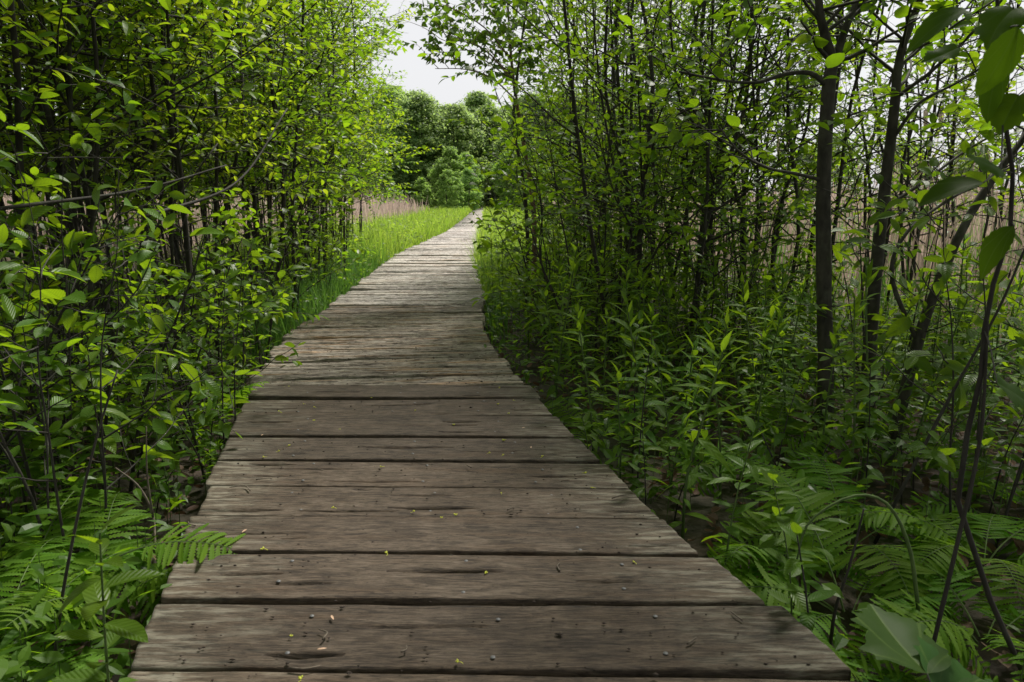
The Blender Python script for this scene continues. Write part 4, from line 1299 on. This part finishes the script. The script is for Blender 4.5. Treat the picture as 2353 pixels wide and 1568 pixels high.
items = []
cm = []
for i in range(3):
    r = np.random.default_rng(900 + i); b = MB()
    for k in range(5):
        az = r.uniform(0, 6.28); d = np.array([math.cos(az), math.sin(az), r.uniform(0, .5)]) * .005
        tube(b, [[0, 0, .002], d * .6 + [0, 0, .003], d + [0, 0, .0035]], [.0015, .002, .0008], 4, cap=True)
    tube(b, smooth_path([[0, 0, .002], [.006, .002, .002], [.013, -.001, .001]], 5), .0007, 3)
    cm.append(b.mesh('catkin', M['catkin']))
rr_ = np.random.default_rng(91)
for k in range(40):
    Y = 1.02 + 2.2 * rr_.random() ** 1.2; x = centre(Y) + rr_.uniform(-.52, .52)
    o = bpy.data.objects.new('catkin', cm[k % 3]); COL.objects.link(o); o.location = (x, Y, board_z()); o.rotation_euler = (0, 0, rr_.uniform(0, 6.28)); s = rr_.uniform(.65, 1.1); o.scale = (s, s, s)
    items.append((o, 'catkin', "tiny yellow green catkin bit", 'catkin', 'fallen catkin bits on the boards'))
for k in range(8):
    r = np.random.default_rng(920 + k); b = MB()
    put_leaves(b, LEAF_MID, [[0, 0, .002]], [[1, 0, 0]], [[0, 0.1, 1]], .018, .005, .2, .05, r=r)
    Y = 1.05 + 1.6 * r.random(); x = centre(Y) + r.uniform(-.5, .5)
    o = b.build('samara', M['samara'], loc=(x, Y, board_z())); o.rotation_euler = (0, 0, r.uniform(0, 6.28))
    items.append((o, 'samara', "pinkish winged maple seed", 'seed', 'fallen maple seeds on the boards'))
for k, (px, py, ln, az) in enumerate([(740, 1465, .035, 1.9), (1290, 1310, .035, 1.3), (550, 1130, .07, 2.9), (605, 1105, .04, .4), (1690, 1425, .03, 2.3), (1590, 1480, .03, .7), (730, 1085, .035, 3.0), (1345, 1055, .06, .1), (1430, 1145, .07, .5), (440, 1210, .035, 2.6), (1075, 1078, .03, 2.6), (1300, 1110, .03, .3), (930, 1500, .02, 1.0), (1175, 1175, .025, .6), (700, 1535, .05, .4)]):
    r = np.random.default_rng(940 + k)
    d = at(px, py, 1.0) - [0, 0, CAM_H]; p = np.array([0, 0, CAM_H]) + d * (CAM_H / -d[2])
    dx = np.array([math.cos(az), math.sin(az), 0]); dy = np.array([-dx[1], dx[0], 0]); cv = r.normal(0, .35) * ln
    b = MB(); tube(b, smooth_path([-dx * ln / 2 + [0, 0, .003], dy * cv * .5 + [0, 0, .004], dx * ln / 2 + dy * r.normal(0, .2) * ln + [0, 0, .003]], 7), np.linspace(.0022, .0011, 7), 5, cap=True, bump=.1)
    o = b.build('twig', M['twig'], loc=(p[0], p[1], board_z())); items.append((o, 'twig', "short dark broken twig", 'twig', 'fallen twigs on the boards'))
for o, nm, desc, cat, grp in items:
    k = plank_of(o.location.y) - K0 + 1
    on_plank.setdefault((nm, max(k, 0)), []).append((o, desc, cat, grp))
for (nm, k), lst in on_plank.items():
    lst.sort(key=lambda t: t[0].location.x)
    for i, (o, desc, cat, grp) in enumerate(lst):
        where = f"{ordinal(k)} board from the camera" if k >= 1 else "nearest board"
        tag(o, f"{desc} on the {where}" + (f", {ordinal(i + 1)} from the left" if len(lst) > 1 else ""), cat, grp)

b = MB(); rr_ = np.random.default_rng(95)
for k in range(700):
    Y = .98 + 3.0 * rr_.random() ** 1.3; x = centre(Y) + rr_.uniform(-.58, .58); s = rr_.uniform(.0010, .0034) * (1.9 if rr_.random() < .08 else 1)
    v = unit(rr_.normal(0, 1, (6, 3))); v = np.array([[1, 0, 0], [0, 1, 0], [-1, 0, 0], [0, -1, 0], [0, 0, .7], [0, 0, -.7]]) * rr_.uniform(.6, 1.4, (6, 1)) * s * [1.6, 1, 1]
    b.add(v + [x, Y, board_z()], None, [[0, 1, 4], [1, 2, 4], [2, 3, 4], [3, 0, 4], [1, 0, 5], [2, 1, 5], [3, 2, 5], [0, 3, 5]])
tag(b.build('dirt', M['dirt']), 'dark crumbs of dirt scattered over the near boards', 'dirt', kind='stuff')
